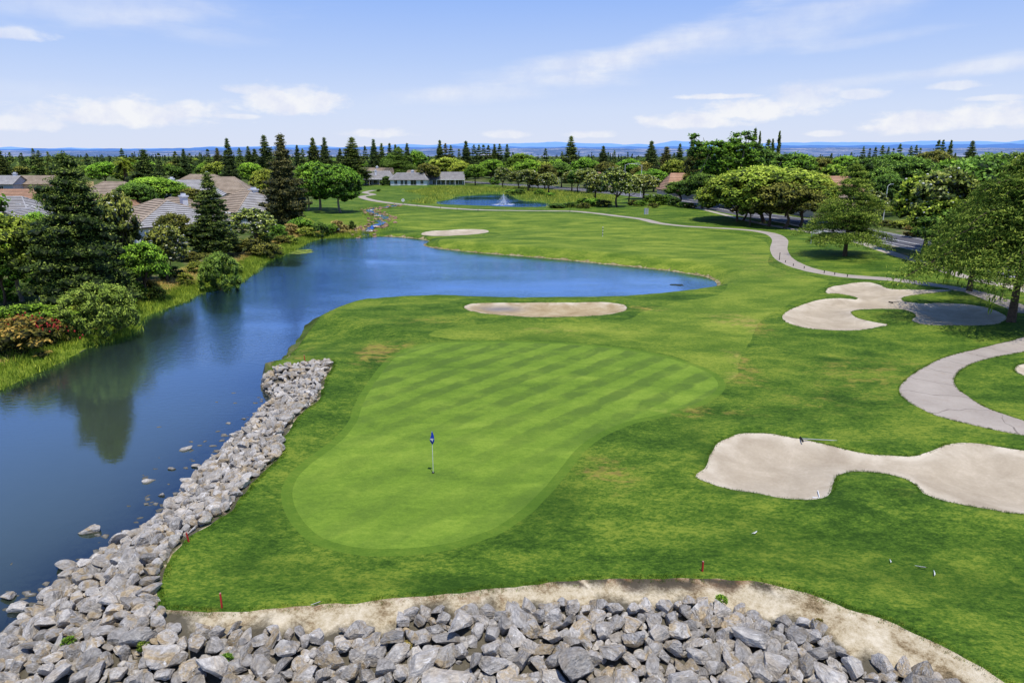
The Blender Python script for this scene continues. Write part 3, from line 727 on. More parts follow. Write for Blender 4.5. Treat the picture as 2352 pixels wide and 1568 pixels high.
def build_world():
    w = bpy.data.worlds.new('World'); SC.world = w; w.use_nodes = True
    w.cycles.sampling_method = 'MANUAL'; w.cycles.sample_map_resolution = 256
    t = w.node_tree; t.nodes.clear()
    class W(NT):
        def __init__(self): self.t = t
    k = W()
    out = k.n('ShaderNodeOutputWorld')
    sky = k.n('ShaderNodeTexSky'); sky.sky_type = 'NISHITA'; sky.sun_disc = False
    sky.sun_elevation = SUN_EL; sky.sun_rotation = SUN_AZ; sky.altitude = 40; sky.air_density = 1.0; sky.dust_density = 0.6; sky.ozone_density = 2.0
    d = k.n('ShaderNodeTexCoord').outputs['Generated']
    s = k.n('ShaderNodeSeparateXYZ', Vector=d)
    el = k.math('ARCSINE', s.outputs[2])
    az = k.math('ARCTAN2', s.outputs[0], s.outputs[1])
    # the tone of this clear summer sky by height above the horizon
    # ten times brighter than shown: the Background works at strength 0.1
    g = k.ramp(k.mapr(el, 0.0, 1.2), [(0.0, (0.74, 0.80, 0.98)), (0.05, (0.66, 0.76, 1.0)), (0.10, (0.50, 0.65, 1.0)), (0.165, (0.33, 0.52, 1.0)), (0.27, (0.20, 0.40, 0.96)), (0.4, (0.12, 0.28, 0.80)), (0.6, (0.07, 0.18, 0.56)), (1.0, (0.05, 0.13, 0.42))])
    g10 = k.n('ShaderNodeVectorMath', _operation='SCALE', i0=g)
    g10.inputs['Scale'].default_value = 10.0
    base = k.mix(0.88, sky.outputs[0], g10.outputs[0])
    v = k.n('ShaderNodeCombineXYZ', i0=az, i1=el).outputs[0]
    NZ = [k.noise(k.scalevec(v, (1.0, 2.2, 1)), 26.0, 6, 0.6, 0.15), k.noise(k.scalevec(v, (1.0, 5.0, 1), -0.16), 7.0, 6, 0.6, 0.2)]
    def cloud(px, py, w_, h_, rot, n_amt, scale, sx, sy, lo, hi, strength):
        u_, v_ = (px - CX) / F, (CY - py) / F
        D = Vector((u_, CP + v_ * SP, -SP + v_ * CP)).normalized()
        a0, e0 = math.atan2(D.x, D.y), math.asin(D.z)
        a = k.n('ShaderNodeVectorMath', _operation='SUBTRACT', i0=v, i1=(a0, e0, 0)).outputs[0]
        if rot: a = k.n('ShaderNodeVectorRotate', _rotation_type='Z_AXIS', Vector=a, Angle=-math.radians(rot)).outputs[0]
        b = k.n('ShaderNodeVectorMath', _operation='MULTIPLY', i0=a, i1=(F / (w_ / 2), F / (h_ / 2), 1)).outputs[0]
        L = k.n('ShaderNodeVectorMath', _operation='LENGTH', i0=b).outputs['Value']
        nz = NZ[1] if rot else NZ[0]
        f = k.math('ADD', L, k.math('MULTIPLY', k.math('SUBTRACT', 0.5, nz), n_amt))
        if not rot and h_ > 14:
            # flat underside
            sy_ = k.n('ShaderNodeSeparateXYZ', Vector=b).outputs[1]
            f = k.math('ADD', f, k.mapr(sy_, -0.25, -0.9, 0, 0.35))
        return k.mapr(f, hi, lo, 0, strength, True)
    acc = None
    cl = [(300,264,330,52),(215,248,90,30),(430,244,60,20),(50,280,130,38),(665,238,220,56),(685,214,90,34),(570,208,100,22),(1590,280,230,34),(1720,258,240,46),(1850,228,140,48),(1985,218,110,20),(2090,284,170,40),(2290,270,180,46),
          (870,308,140,20),(1160,310,120,18),(1362,310,100,16),(2190,198,80,16),(35,80,100,22),(545,268,100,10),(2290,225,110,9),(1900,308,70,12),(1650,222,170,10)]
    for (px, py, w_, h_) in cl:
        m = cloud(px, py, w_ * 1.12, h_ * 1.25, 0, 1.9, 26.0, 1.0, 2.2, 0.45, 1.15, 0.75 if w_ > 150 else 0.55)
        acc = m if acc is None else k.math('MAXIMUM', acc, m)
    ci = [(1300,150,420,36,8,.6),(1500,115,480,46,17,.5),(1750,62,620,70,14,.32),(2000,20,420,60,18,.25),(2280,150,360,26,7,.6),(1990,185,420,18,4,.32),(1100,215,460,34,3,.35),(1010,215,120,24,2,.45),(230,12,620,60,2,.4),(470,82,260,26,-3,.28),(2000,92,320,18,6,.22),
          (280,40,300,26,8,.25),(60,210,500,30,2,.12),(1250,185,300,20,4,.3),(1850,30,300,30,10,.1)]
    for (px, py, w_, h_, rot, stg) in ci:
        m = cloud(px, py, w_ * 1.2, h_ * 1.7, rot, 1.5, 7.0, 1.0, 5.0, 0.05, 1.05, stg * .8)
        acc = k.math('ADD', acc, k.math('MULTIPLY', m, k.math('SUBTRACT', 1.0, acc)))
    # a thin veil low over the horizon
    shade = k.ramp(k.noise(v, 30, 5, 0.6), [(0.35, (8.0, 8.2, 9.3)), (0.6, (9.8, 9.7, 9.6))])
    col = k.mix(acc, base, shade)
    bg = k.n('ShaderNodeBackground', Color=col, Strength=0.1)
    k.link(bg.outputs[0], out.inputs[0])
build_world()

cam = bpy.data.cameras.new('camera')
cam.sensor_fit = 'HORIZONTAL'; cam.sensor_width = 36.0
cam.lens = 36.0 * F / 2352.0
cam.clip_start = 0.5; cam.clip_end = 90000
co = bpy.data.objects.new('camera', cam)
co.location = (0, 0, CAMH); co.rotation_euler = (math.pi / 2 - PITCH, 0, 0)
COL.objects.link(co); SC.camera = co
SC.view_settings.view_transform = 'Standard'; SC.view_settings.look = 'None'; SC.view_settings.exposure = 0
SC.cycles.max_bounces = 5; SC.cycles.diffuse_bounces = 2; SC.cycles.glossy_bounces = 2; SC.cycles.transmission_bounces = 2; SC.cycles.transparent_max_bounces = 8
SC.cycles.use_denoising = True
# ------------------------------------------------------------------ riprap
def ico(sub):
    import bmesh
    bm = bmesh.new(); bmesh.ops.create_icosphere(bm, subdivisions=sub, radius=1.0)
    V = np.array([v.co[:] for v in bm.verts]); T = np.array([[v.index for v in f.verts] for f in bm.faces]); bm.free()
    return V, T
ICO4, ICO3, ICO2, ICO1 = ico(5), ico(3), ico(2), ico(1)

def rock_shape(r, base=ICO4, cuts=11):
    V = base[0].copy() * np.array([r.uniform(.95, 1.15), r.uniform(.8, 1.0), r.uniform(.72, .95)])
    for _ in range(cuts):
        n = r.normal(size=3); n /= np.linalg.norm(n)
        d = r.uniform(0.36, 0.7)
        q = V @ n - d
        V -= np.clip(q, 0, None)[:, None] * n
    s = r.uniform(0, 50)
    if base is ICO4:
        for i in range(len(V)):
            v = Vector(V[i] * 1.6 + s); w = Vector(V[i] * 6.0 + s)
            V[i] *= 1 + 0.07 * mnoise.fractal(v, 0.8, 2.1, 4) + 0.025 * mnoise.noise(w)
            V[i] += 0.02 * np.array(mnoise.noise_vector(w * 1.5))
    V -= V.mean(0)
    return V / np.abs(V).max() * 0.5
rr_ = np.random.default_rng(11)
ROCKS = [rock_shape(rr_, ICO4, int(rr_.integers(8, 13))) for _ in range(16)]
ROCK_ME = {}
for mn, tan in (('grey', 0.0), ('tan', 0.9)):
    ROCK_ME[mn] = []
    for i, V in enumerate(ROCKS):
        # thin the sphere mesh a little: flat shaded facets read as broken stone
        ROCK_ME[mn].append(np_mesh('boulder', V, ICO4[1], M['rock'], False, {'tan': np.full(len(V), tan)}))

def project(x, y, z):
    Zc = y * CP + (CAMH - z) * SP
    up = y * SP - (CAMH - z) * CP
    return CX + F * x / Zc, CY - F * up / Zc

def scatter_rocks():
    r = np.random.default_rng(23)
    N = 70000
    X = r.uniform(-24, 26, N); Y = r.uniform(14.6, 56, N)
    keep = inside(DIRT, X, Y)
    X, Y = X[keep], Y[keep]
    Z = hfun(X, Y); dl = sdist(LAKE, X, Y, 10); dg = edist(GE, X, Y, False, 10)
    px, py = project(X, Y, Z)
    dtop = edist(ROCKTOP, X, Y, False, 3)
    RF = np.concatenate([ROCKTOP, [[30, 5], [-30, 5], [-24, 21]]])
    inf = inside(RF, X, Y) & (edist(ROCKTOP, X, Y, False, 3) > 0.22)
    strip = (px < 372) | ((py < 1385) & (px < 780))
    ok = (px > -260) & (px < 2560) & (py < 1850) & (py > 820) & (dl > -0.35) & np.where(strip, dg > 0.22, inf) 
    # sparse zone of bare soil along the upper front bank
    X, Y, Z, dl, dg, px, py, dtop = [a[ok] for a in (X, Y, Z, dl, dg, px, py, dtop)]
    strip = strip[ok]
    PX, PY, PS = np.zeros(0), np.zeros(0), np.zeros(0)
    out = []
    order = np.argsort(r.random(len(X)))
    for phase, (lo, hi, sep) in enumerate(((0.85, 1.2, 0.70), (0.62, 0.88, 0.60), (0.40, 0.60, 0.54), (0.24, 0.38, 0.50))):
        order = r.permutation(len(X))
        for i in order:
            f = 1.0 if not strip[i] else np.interp(Y[i], [19, 30, 52], [0.92, 0.78, 0.66])
            s = r.uniform(lo, hi) * f
            if phase == 0 and r.random() < 0.975: continue
            if strip[i] and dg[i] < s * 0.3: continue
            if strip[i] and dl[i] < s * 0.45: continue
            if not strip[i] and s > 0.7 and dtop[i] < 0.75: continue
            if phase >= 2 and not strip[i] and 372 < px[i] < 900 and py[i] < 1475 and r.random() < 0.8: continue
            if len(PX):
                d2 = (PX - X[i]) ** 2 + (PY - Y[i]) ** 2
                if (d2 < (sep * 0.5 * (PS + s)) ** 2).any(): continue
            PX = np.append(PX, X[i]); PY = np.append(PY, Y[i]); PS = np.append(PS, s)
            lift = (0.24 + 0.16 * r.random()) * s if phase < 2 else r.uniform(0.12, 0.5) * s
            out.append((X[i], Y[i], Z[i] + lift - (0.0 if phase < 3 else 0.02), s, strip[i]))
    return out
RK = scatter_rocks()
# a second, upper course of stones lying on the first
r = np.random.default_rng(5)
def psize(t):
    return t[3] / (t[1] * CP + (CAMH - t[2]) * SP)
RK.sort(key=psize, reverse=True)
def inview(t):
    a, b = project(t[0], t[1], t[2]); return -20 < a < 2372 and b < 1590
vis = [t for t in RK if inview(t)]
seen = set(id(t) for t in vis[:285])
def rock_tf(t, r):
    s = t[3]
    Rm = Matrix.Rotation(r.uniform(0, 6.28), 4, 'Z') @ Matrix.Rotation(r.normal() * 0.35, 4, 'X') @ Matrix.Rotation(r.normal() * 0.35, 4, 'Y')
    S = Matrix.Diagonal((s * r.uniform(0.9, 1.55), s * r.uniform(0.75, 1.15), s * r.uniform(0.45, 0.92), 1))
    return Matrix.Translation((t[0], t[1], t[2])) @ Rm @ S
SV, ST, STAN, SRV, sn = [], [], [], [], 0
LOWI = ICO3
LOWR = [rock_shape(rr_, ICO3, 9) for _ in range(10)]
for t in RK:
    m = rock_tf(t, r)
    near_edge = t[4] and edist(GE, [t[0]], [t[1]], False, 5)[0] < 1.3
    mn = 'tan' if (r.random() < (0.8 if near_edge else (0.5 if t[4] else 0.42))) else 'grey'
    if id(t) in seen:
        o = bpy.data.objects.new('boulder', ROCK_ME[mn][int(r.integers(16))])
        o.matrix_world = m
        a, b = project(t[0], t[1], t[2])
        size = 'large' if t[3] > 0.85 else 'medium' if t[3] > 0.6 else 'small'
        tone = 'blue grey' if mn == 'grey' else 'tan stained'
        if not t[4]:
            zone = 'left part of the front rock slope' if a < 900 else 'middle of the front rock slope' if a < 1600 else 'right end of the front rock slope'
        else:
            zone = 'rock bank at the lower left lake corner' if b > 1250 else 'rock bank between lake and putting green'
        lab = f'{size} angular {tone} boulder in the {zone}'
        link(o, None, lab, 'boulder', 'rocks: ' + lab)
    else:
        V = LOWR[int(r.integers(10))]
        A = np.array(m)
        SV.append(V @ A[:3, :3].T + A[:3, 3]); ST.append(LOWI[1] + sn); sn += len(V); STAN.append(np.full(len(V), 0.9 if mn == 'tan' else r.uniform(0, .4))); SRV.append(np.full(len(V), r.random()))
mesh_obj('riprap_stones', np.concatenate(SV), np.concatenate(ST), M['rock'], attrs={'tan': np.concatenate(STAN), 'rv': np.concatenate(SRV)}, kind='stuff', label='smaller grey and tan riprap stones filling the bank', cat='riprap')
for (px_, py_, w_, dz, lab) in [
    (427, 1032, 30, 0.02, 'pale rounded boulder alone in the lake, farthest from the near shore'), (396, 1077, 24, 0.0, 'small cream stone breaking the surface below the farthest lone boulder'),
    (346, 1104, 38, -0.05, 'long flat stone just awash in the lake'), (452, 1071, 26, 0.04, 'pale stone at the water edge beside the rock bank'), (372, 1137, 20, 0.02, 'little grey stone poking out near the rock bank'),
    (212, 1219, 58, 0.03, 'long cream topped boulder lying in the water off the rock bank'), (156, 1303, 62, 0.10, 'big blocky pale boulder in the water near the lower left bank'),
    (183, 1342, 30, 0.06, 'small grey rock standing between the bank and the blocky water boulder'), (22, 1372, 44, 0.05, 'tan boulder in the water at the left picture edge'),
    (46, 1397, 62, 0.09, 'wide pale wedge shaped boulder in the water by the left edge'), (30, 1446, 80, 0.0, 'long low whitish slab awash at the lower left corner'),
    (452, 1141, 30, 0.05, 'cream stone touching the water line of the rock bank'), (247, 1262, 40, 0.04, 'flat grey stone half in the water at the bank foot'), (560, 962, 16, 0.0, 'tiny pale stone in the water off the upper rock bank'),
    (597, 948, 14, 0.0, 'tiny grey stone near the top of the rock bank'), (540, 1006, 18, 0.0, 'small white stone sitting in shallow water by the bank')]:
    x, y = unproject(px_, py_, ZW)
    s = width_m(w_, y) * 1.0
    o = bpy.data.objects.new('boulder', ROCK_ME['tan' if 'cream' in lab or 'tan' in lab else 'grey'][int(r.integers(16))])
    o.location = (x, y, ZW + dz); o.rotation_euler = (r.uniform(-.2, .2), r.uniform(-.2, .2), r.uniform(-.4, .4))
    o.scale = (s, s * 0.7, s * 0.45)
    link(o, None, lab, 'boulder')
# sunken stones seen through the shallow water
SV, ST, sn = [], [], 0
r = np.random.default_rng(77)
for _ in range(420):
    t = r.random()
    i = int(r.integers(3, 22)); a, b = np.array(unproject(*[(30,1440),(90,1385),(150,1330),(240,1270),(330,1215),(400,1150),(450,1085),(500,1040),(545,1000),(590,950),(622,915)][i % 10], ZW)), np.array(unproject(*[(30,1440),(90,1385),(150,1330),(240,1270),(330,1215),(400,1150),(450,1085),(500,1040),(545,1000),(590,950),(622,915)][i % 10 + 1], ZW))
    p = a + (b - a) * t + np.array([-1, 0.55]) * r.exponential(1.3)
    s = r.uniform(0.35, 0.9)
    V = LOWR[int(r.integers(10))] * np.array([s, s * .8, s * .5])
    c, sn_ = math.cos(r.uniform(0, 6)), math.sin(r.uniform(0, 6))
    V = V + np.array([p[0], p[1], ZW - 0.2 * s - r.uniform(-0.04, 0.2)])
    SV.append(V); ST.append(LOWI[1] + sn); sn += len(V)
mesh_obj('sunken_stones', np.concatenate(SV), np.concatenate(ST), M['rock'], attrs={'tan': np.zeros(sn)}, kind='stuff', label='submerged riprap stones seen dimly through shallow water', cat='riprap')

# ------------------------------------------------------------------ foliage
LEAF_GAIN = 2.05
def leaf_mat(name, lo, mid, hi, transl=0.3, rough=0.6, spec=0.25):
    k = NT(name)
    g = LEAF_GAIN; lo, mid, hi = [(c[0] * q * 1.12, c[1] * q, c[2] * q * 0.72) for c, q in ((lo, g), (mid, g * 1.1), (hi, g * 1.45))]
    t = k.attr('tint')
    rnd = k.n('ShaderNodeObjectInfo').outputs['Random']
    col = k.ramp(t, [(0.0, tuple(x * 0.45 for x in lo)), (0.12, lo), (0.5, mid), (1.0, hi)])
    hs = k.n('ShaderNodeHueSaturation', Color=col, Hue=k.mapr(rnd, 0, 1, 0.488, 0.512), Saturation=1.0, Value=k.mapr(k.math('FRACT', k.math('MULTIPLY', rnd, 5.7)), 0, 1, 0.82, 1.18)).outputs[0]
    p = k.n('ShaderNodeBsdfPrincipled', Roughness=rough, Base_Color=hs)
    p.inputs['Specular IOR Level'].default_value = spec
    tr = k.n('ShaderNodeBsdfTranslucent', Color=hs).outputs[0]
    k.link(k.n('ShaderNodeMixShader', i0=transl, i1=p.outputs[0], i2=tr).outputs[0], k.out.inputs[0])
    return k.m
LEAF_DUMMY = 0
def sc3(c, f): return tuple(x * f for x in c)
L = {}
L['redwood'] = leaf_mat('redwood_needles', (0.012, 0.026, 0.008), (0.036, 0.066, 0.018), (0.085, 0.125, 0.038), 0.15)
L['pine'] = leaf_mat('pine_needles', (0.013, 0.028, 0.006), (0.044, 0.075, 0.015), (0.115, 0.155, 0.036), 0.15)
L['brownpine'] = leaf_mat('brownish_needles', (0.018, 0.028, 0.010), (0.055, 0.066, 0.022), (0.12, 0.12, 0.05), 0.15)
L['green'] = leaf_mat('mid_green_leaves', (0.025, 0.06, 0.008), (0.075, 0.16, 0.016), (0.16, 0.28, 0.035))
L['deep'] = leaf_mat('deep_green_leaves', (0.014, 0.035, 0.008), (0.045, 0.095, 0.015), (0.11, 0.19, 0.035))
L['bright'] = leaf_mat('bright_green_leaves', (0.035, 0.09, 0.010), (0.10, 0.22, 0.020), (0.20, 0.36, 0.045))
L['lime'] = leaf_mat('yellow_green_leaves', (0.036, 0.065, 0.008), (0.115, 0.175, 0.022), (0.25, 0.315, 0.055))
L['olive'] = leaf_mat('olive_brown_leaves', (0.022, 0.032, 0.008), (0.066, 0.082, 0.016), (0.145, 0.15, 0.035))
L['sage'] = leaf_mat('sage_leaves', (0.030, 0.050, 0.008), (0.088, 0.125, 0.018), (0.19, 0.23, 0.04))
L['magnolia'] = leaf_mat('glossy_leaves', (0.018, 0.032, 0.008), (0.062, 0.092, 0.016), (0.20, 0.24, 0.06), 0.15, 0.35, 0.5)
L['cedar'] = leaf_mat('cedar_needles', (0.012, 0.028, 0.008), (0.045, 0.085, 0.015), (0.125, 0.170, 0.036), 0.2, 0.8, 0.08)
L['willow'] = leaf_mat('willow_leaves', (0.045, 0.085, 0.014), (0.13, 0.22, 0.035), (0.25, 0.35, 0.08))
L['red'] = leaf_mat('russet_leaves', (0.030, 0.036, 0.010), (0.085, 0.088, 0.018), (0.18, 0.13, 0.035))
L['dry'] = leaf_mat('dry_leaves', (0.10, 0.085, 0.03), (0.24, 0.20, 0.08), (0.42, 0.35, 0.16))
L['reed'] = leaf_mat('reed_leaves', (0.03, 0.055, 0.010), (0.085, 0.135, 0.018), (0.22, 0.24, 0.05), 0.3)
L['tall'] = leaf_mat('tall_grass_leaves', (0.035, 0.07, 0.010), (0.105, 0.165, 0.018), (0.23, 0.28, 0.045), 0.35)
L['farwood'] = leaf_mat('far_wood_leaves', (0.014, 0.035, 0.012), (0.05, 0.095, 0.022), (0.11, 0.17, 0.04))
M['bark'] = plain('bark', (0.085, 0.06, 0.042), 0.95, 0.45, 6)
M['palebark'] = plain('pale_bark', (0.24, 0.20, 0.155), 0.9, 0.35, 4)
M['flower'] = plain('white_petals', (0.75, 0.73, 0.62), 0.6)
M['redflower'] = plain('red_petals', (0.32, 0.028, 0.020), 0.6, 0.4)

def leaves_at(P, D, Nn, ln, wd):
    """diamond leaves: centres P, long axis D, facing Nn"""
    D = D / (np.linalg.norm(D, axis=1)[:, None] + 1e-9)
    S = np.cross(D, Nn); S /= np.linalg.norm(S, axis=1)[:, None] + 1e-9
    n = len(P)
    V = np.empty((n, 4, 3))
    V[:, 0] = P + D * ln[:, None]; V[:, 1] = P + S * wd[:, None]; V[:, 2] = P - D * ln[:, None]; V[:, 3] = P - S * wd[:, None]
    return V.reshape(-1, 3), np.arange(n * 4).reshape(-1, 4)

class Crown:
    def __init__(self, seed):
        self.r = np.random.default_rng(seed); self.mb_V = []; self.Q = []; self.T = []; self.tint = []; self.n = 0
    def clump(self, c, rad, n, leaf, tint=0.5, droop=0.0, up=0.0, asp=0.45, core=0.6, shell=0.45, jit=0.25, tz=0.12):
        r = self.r; c = np.asarray(c, float); rad = np.broadcast_to(np.asarray(rad, float), (3,))
        u = r.normal(size=(n, 3)); u /= np.linalg.norm(u, axis=1)[:, None]
        u[:, 2] = np.where(u[:, 2] < -0.3, -u[:, 2] * 0.6, u[:, 2]) if tz < .3 else u[:, 2]
        q = (shell + (1.12 - shell) * r.random(n) ** 0.6)[:, None]
        P = c + u * rad * q
        tang = np.cross(u, r.normal(size=(n, 3)))
        D = tang + 0.5 * u * (1 if up == 0 else 1) + np.array([0, 0, up - droop])
        Nn = u + r.normal(size=(n, 3)) * 0.55
        ln = leaf * r.uniform(0.6, 1.3, n)
        V, Q = leaves_at(P, D, Nn, ln * 0.5, ln * asp * 0.5)
        tt = np.clip(tint + (q[:, 0] - 0.9) * 0.55 + tz * u[:, 2] + r.normal(size=n) * jit * 0.5, 0.02, 1)  # shade put into the tint: inner and lower leaves darker, upper ones brighter
        self.mb_V.append(V); self.Q.append(Q + self.n); self.n += len(V); self.tint.append(np.repeat(tt, 4))
        if core:
            v = ICO1[0] * rad * core + c
            self.mb_V.append(v); self.T.append(ICO1[1] + self.n); self.n += len(v); self.tint.append(np.zeros(len(v)))  # core takes the darkest tint, painting the shaded inside of the crown
    def mesh(self, name):
        V = np.concatenate(self.mb_V)
        Fs = [np.concatenate(self.Q)]
        if self.T: Fs.append(np.concatenate(self.T))
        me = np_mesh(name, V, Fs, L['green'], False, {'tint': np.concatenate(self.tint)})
        return me, V

def limb(mb, a, b, r0, r1, bend=0.1, rg=None, k=6):
    a, b = np.array(a, float), np.array(b, float)
    m = (a + b) / 2 + (rg.normal(size=3) * bend * np.linalg.norm(b - a) if rg is not None else 0)
    mb.tube([a, (a + m) / 2 + (m - (a + b) / 2) * 0.3, m, (m + b) / 2, b], [r0, r0 * .8 + r1 * .2, (r0 + r1) / 2, r0 * .25 + r1 * .75, r1], k, False)

PROTO = {}
def add_proto(kind, crown, trunk, extra=None):
    me, V = crown.mesh('crown')
    W = max(np.percentile(np.abs(V[:, 0]), 99), np.percentile(np.abs(V[:, 1]), 99)) * 2
    PROTO.setdefault(kind, []).append(dict(crown=me, trunk=trunk.mesh('trunk', M['bark'], True), H=np.percentile(V[:, 2], 99.8), W=W, extra=extra))

def conifer(seed, H=20.0, R=4.0, n_lv=26, leaf=0.42, per=42, power=0.8, low=0.07, gap=0.0, kind='conifer'):
    c = Crown(seed); r = c.r
    tb = MB(); tb.tube([(0, 0, -0.3), (0, 0, H * .3), (0.1, 0, H * .7), (0, 0, H * .97)], [H * .018, H * .013, H * .007, 0.03], 8)
    lean = r.uniform(-.15, .15, 2)
    for i in range(n_lv):
        f = (i + r.uniform(-.2, .2)) / n_lv
        h = H * (low + (1 - low) * f)
        rad = R * (1 - f) ** power * (1.0 if f > 0.12 else 0.72 + f * 2.3) * r.uniform(0.8, 1.16)
        nb = max(3, int(3 + rad * 2.1))
        a0 = r.uniform(0, 6.28)
        for j in range(nb):
            a = a0 + j * 6.283 / nb + r.normal() * 0.22
            L_ = rad * r.uniform(0.66, 1.18)
            if r.random() < gap: continue
            tip = 0.10 * L_
            cr = 0.14 * R + 0.11 * rad
            steps = [1.0] if L_ < cr * 1.6 else ([0.6, 1.0] if L_ < cr * 3.5 else [0.42, 0.72, 1.0])
            tn = r.uniform(0.25, 0.75)
            for s in steps:
                rr = (L_ - cr * 0.6) * s
                z = h - 0.10 * rr + tip * s + r.normal() * 0.04 * R
                cc = (math.cos(a) * rr + lean[0] * f, math.sin(a) * rr + lean[1] * f, z)
                c.clump(cc, (cr * (0.8 + 0.3 * s), cr * (0.8 + 0.3 * s), cr * 0.72), int(per * (0.5 + 0.6 * s)), leaf, tn - (1 - s) * 0.3 + 0.05 * f, up=0.4, asp=0.34, core=0.62)  # clumps nearer the trunk tinted darker, as painted inner shade
            if i % 2 == 0 and j % 2 == 0:
                limb(tb, (0, 0, h * .97), (math.cos(a) * L_ * .7, math.sin(a) * L_ * .7, h), H * .003, 0.015, 0.05, r, 4)
    c.clump((lean[0], lean[1], H * 0.975), (0.10 * R, .10 * R, H * .035), 40, leaf * .8, 0.6, up=1.2)
    add_proto(kind, c, tb)
for s in range(4): conifer(100 + s, 20, [4.1, 3.6, 3.9, 4.4][s], 25 + s, 0.36, 50, [0.72, 0.8, 0.66, 0.85][s])
for s in range(4): conifer(200 + s, 20, [4.0, 3.4, 4.2, 3.6][s], 14, 0.95, 12, [0.72, 0.8, 0.7, 0.66][s], kind='far_conifer')
conifer(300, 20, 4.9, 24, 0.30, 100, 0.55, 0.05, 0.10, kind='big_conifer')

def broad(seed, kind, H=10.0, R=5.0, base=0.28, n=70, cr=(0.9, 1.5), leaf=0.4, per=70, flat=1.0, asp=0.5, droop=0.0, irregular=0.25, trunks=1, core=0.62, skirt=0.0, lobes=0, flowers=0, tr_r=0.028, limbs=7):
    c = Crown(seed); r = c.r
    zc = H * (base + 1) / 2; hz_ = H * (1 - base) / 2
    tb = MB(); pts = []
    lob = r.normal(size=(9, 3)); lob /= np.linalg.norm(lob, axis=1)[:, None]; la = r.uniform(-irregular, irregular * 0.6, 9)
    fl = []
    for i in range(n):
        u = r.normal(size=3); u /= np.linalg.norm(u)
        if u[2] < -0.55 and skirt == 0: u[2] = -u[2]
        q = 0.86 if i < n * .72 else r.uniform(0.3, 0.75)
        w = 1 + (la * np.clip(lob @ u, 0, 1) ** 3).sum()
        rad = r.uniform(*cr)
        p = u * np.array([R, R, hz_]) * q * w
        p = p * (1 - rad * 0.55 / R) + np.array([0, 0, zc])
        if u[2] < 0: p[2] = zc + (p[2] - zc) * (1 + skirt)
        p[2] = max(p[2], rad * .5)
        tn = np.clip(0.5 + r.normal() * 0.16 + 0.16 * u[2] - (0.25 if q < .8 else 0), 0.1, 0.95)  # painted light: clumps brighter towards the crown top, darker inside
        c.clump(p, (rad, rad, rad * 0.78 * flat), int(per * (rad / np.mean(cr)) ** 2), leaf, tn, droop=droop, asp=asp, core=core)
        pts.append(p)
        if flowers and q > .8:
            for _ in range(flowers):
                v = r.normal(size=3); v /= np.linalg.norm(v); v[2] = abs(v[2])
                if r.random() < 0.22: fl.append(p + v * rad * 1.05)
    for t in range(trunks):
        bx, by = (0, 0) if trunks == 1 else (r.uniform(-.12, .12) * R, r.uniform(-.12, .12) * R)
        top = np.array([bx * 2.5, by * 2.5, H * (base + 0.25)])
        limb(tb, (bx, by, -0.3), top, H * tr_r / trunks ** .5, H * tr_r * .5 / trunks ** .5, 0.04, r, 9)
        sel = sorted(pts, key=lambda p: r.random())[:limbs]
        for p in sel:
            s0 = np.array([bx, by, 0]) * (1) + (top - np.array([bx, by, 0])) * r.uniform(0.62, 1.0)
            limb(tb, s0, s0 + (p - s0) * 0.85, H * tr_r * .42, H * .004, 0.08, r, 6)
    ex = None
    if fl:
        mbf = MB()
        for p in fl:
            mbf.add(ICO1[0] * np.array([.15, .15, .10]) + p, ICO1[1])
        ex = ('blossom', mbf.mesh('blossom', M['flower']))
    add_proto(kind, c, tb, ex)
for s in range(4): broad(400 + s, 'round', 10, 5, 0.14, 84, (0.85, 1.45), 0.42, 62)
for s in range(3): broad(420 + s, 'far_round', 10, 5.2, 0.10, 34, (1.3, 2.0), 0.85, 34)
for s in range(3): broad(440 + s, 'magnolia', 10, 4.2, 0.12, 95, (0.6, 1.0), 0.50, 34, asp=0.5, core=0.66, flowers=2, irregular=.3)
for s in range(2): broad(460 + s, 'spreading', 10, 7.6, 0.02, 210, (0.8, 1.35), 0.42, 56, irregular=.2, trunks=2)
def sycamore(seed, H=16.0, R=4.6):
    c = Crown(seed); r = c.r; tb = MB()
    limb(tb, (0, 0, -.3), (0, 0, H * .25), .38, .28, .03, r, 9)
    for q in range(9):
        a = q * 0.7 + r.normal() * .2; rr = R * (0 if q == 0 else r.uniform(.35, .85)); hh = H * (r.uniform(.72, 1.0) if q % 3 else r.uniform(.5, .75))
        tip = np.array([math.cos(a) * rr, math.sin(a) * rr, hh])
        b = np.array([0, 0, H * r.uniform(.12, .25)])
        limb(tb, b, tip, .17, .03, .07, r, 6)
        for i in range(24):
            t = r.uniform(.2, 1.0)
            p = b + (tip - b) * t + r.normal(size=3) * np.array([.95, .95, .5]) * (1.15 - .6 * t)
            rad = r.uniform(.7, 1.2) * (1.15 - .35 * t)
            c.clump(p, (rad, rad, rad * .85), int(52 * rad ** 1.5), .44, np.clip(.45 + r.normal() * .18, .1, .9), core=.55)
    add_proto('sycamore', c, tb)
sycamore(470); sycamore(471, 16, 4.0)
for s in range(2): broad(480 + s, 'elm', 10, 4.8, 0.16, 105, (0.65, 1.15), 0.36, 62, droop=1.0, skirt=0.1, irregular=.22, trunks=1, asp=.4, tr_r=.022, core=.66)
for s in range(2): broad(490 + s, 'willow_shrub', 4, 3.4, -0.25, 130, (0.36, 0.62), 0.24, 66, asp=.2, irregular=.2, core=.66, tr_r=.01)
for s in range(3): broad(500 + s, 'shrub', 2, 1.6, -0.4, 42, (0.28, 0.5), 0.17, 46, asp=.45, irregular=.3, core=.66, tr_r=.01, limbs=2)
for s in range(2): broad(510 + s, 'hedge_shrub', 2, 1.5, -0.5, 46, (0.3, 0.45), 0.13, 50, irregular=.08, core=.85, tr_r=.01, limbs=2)

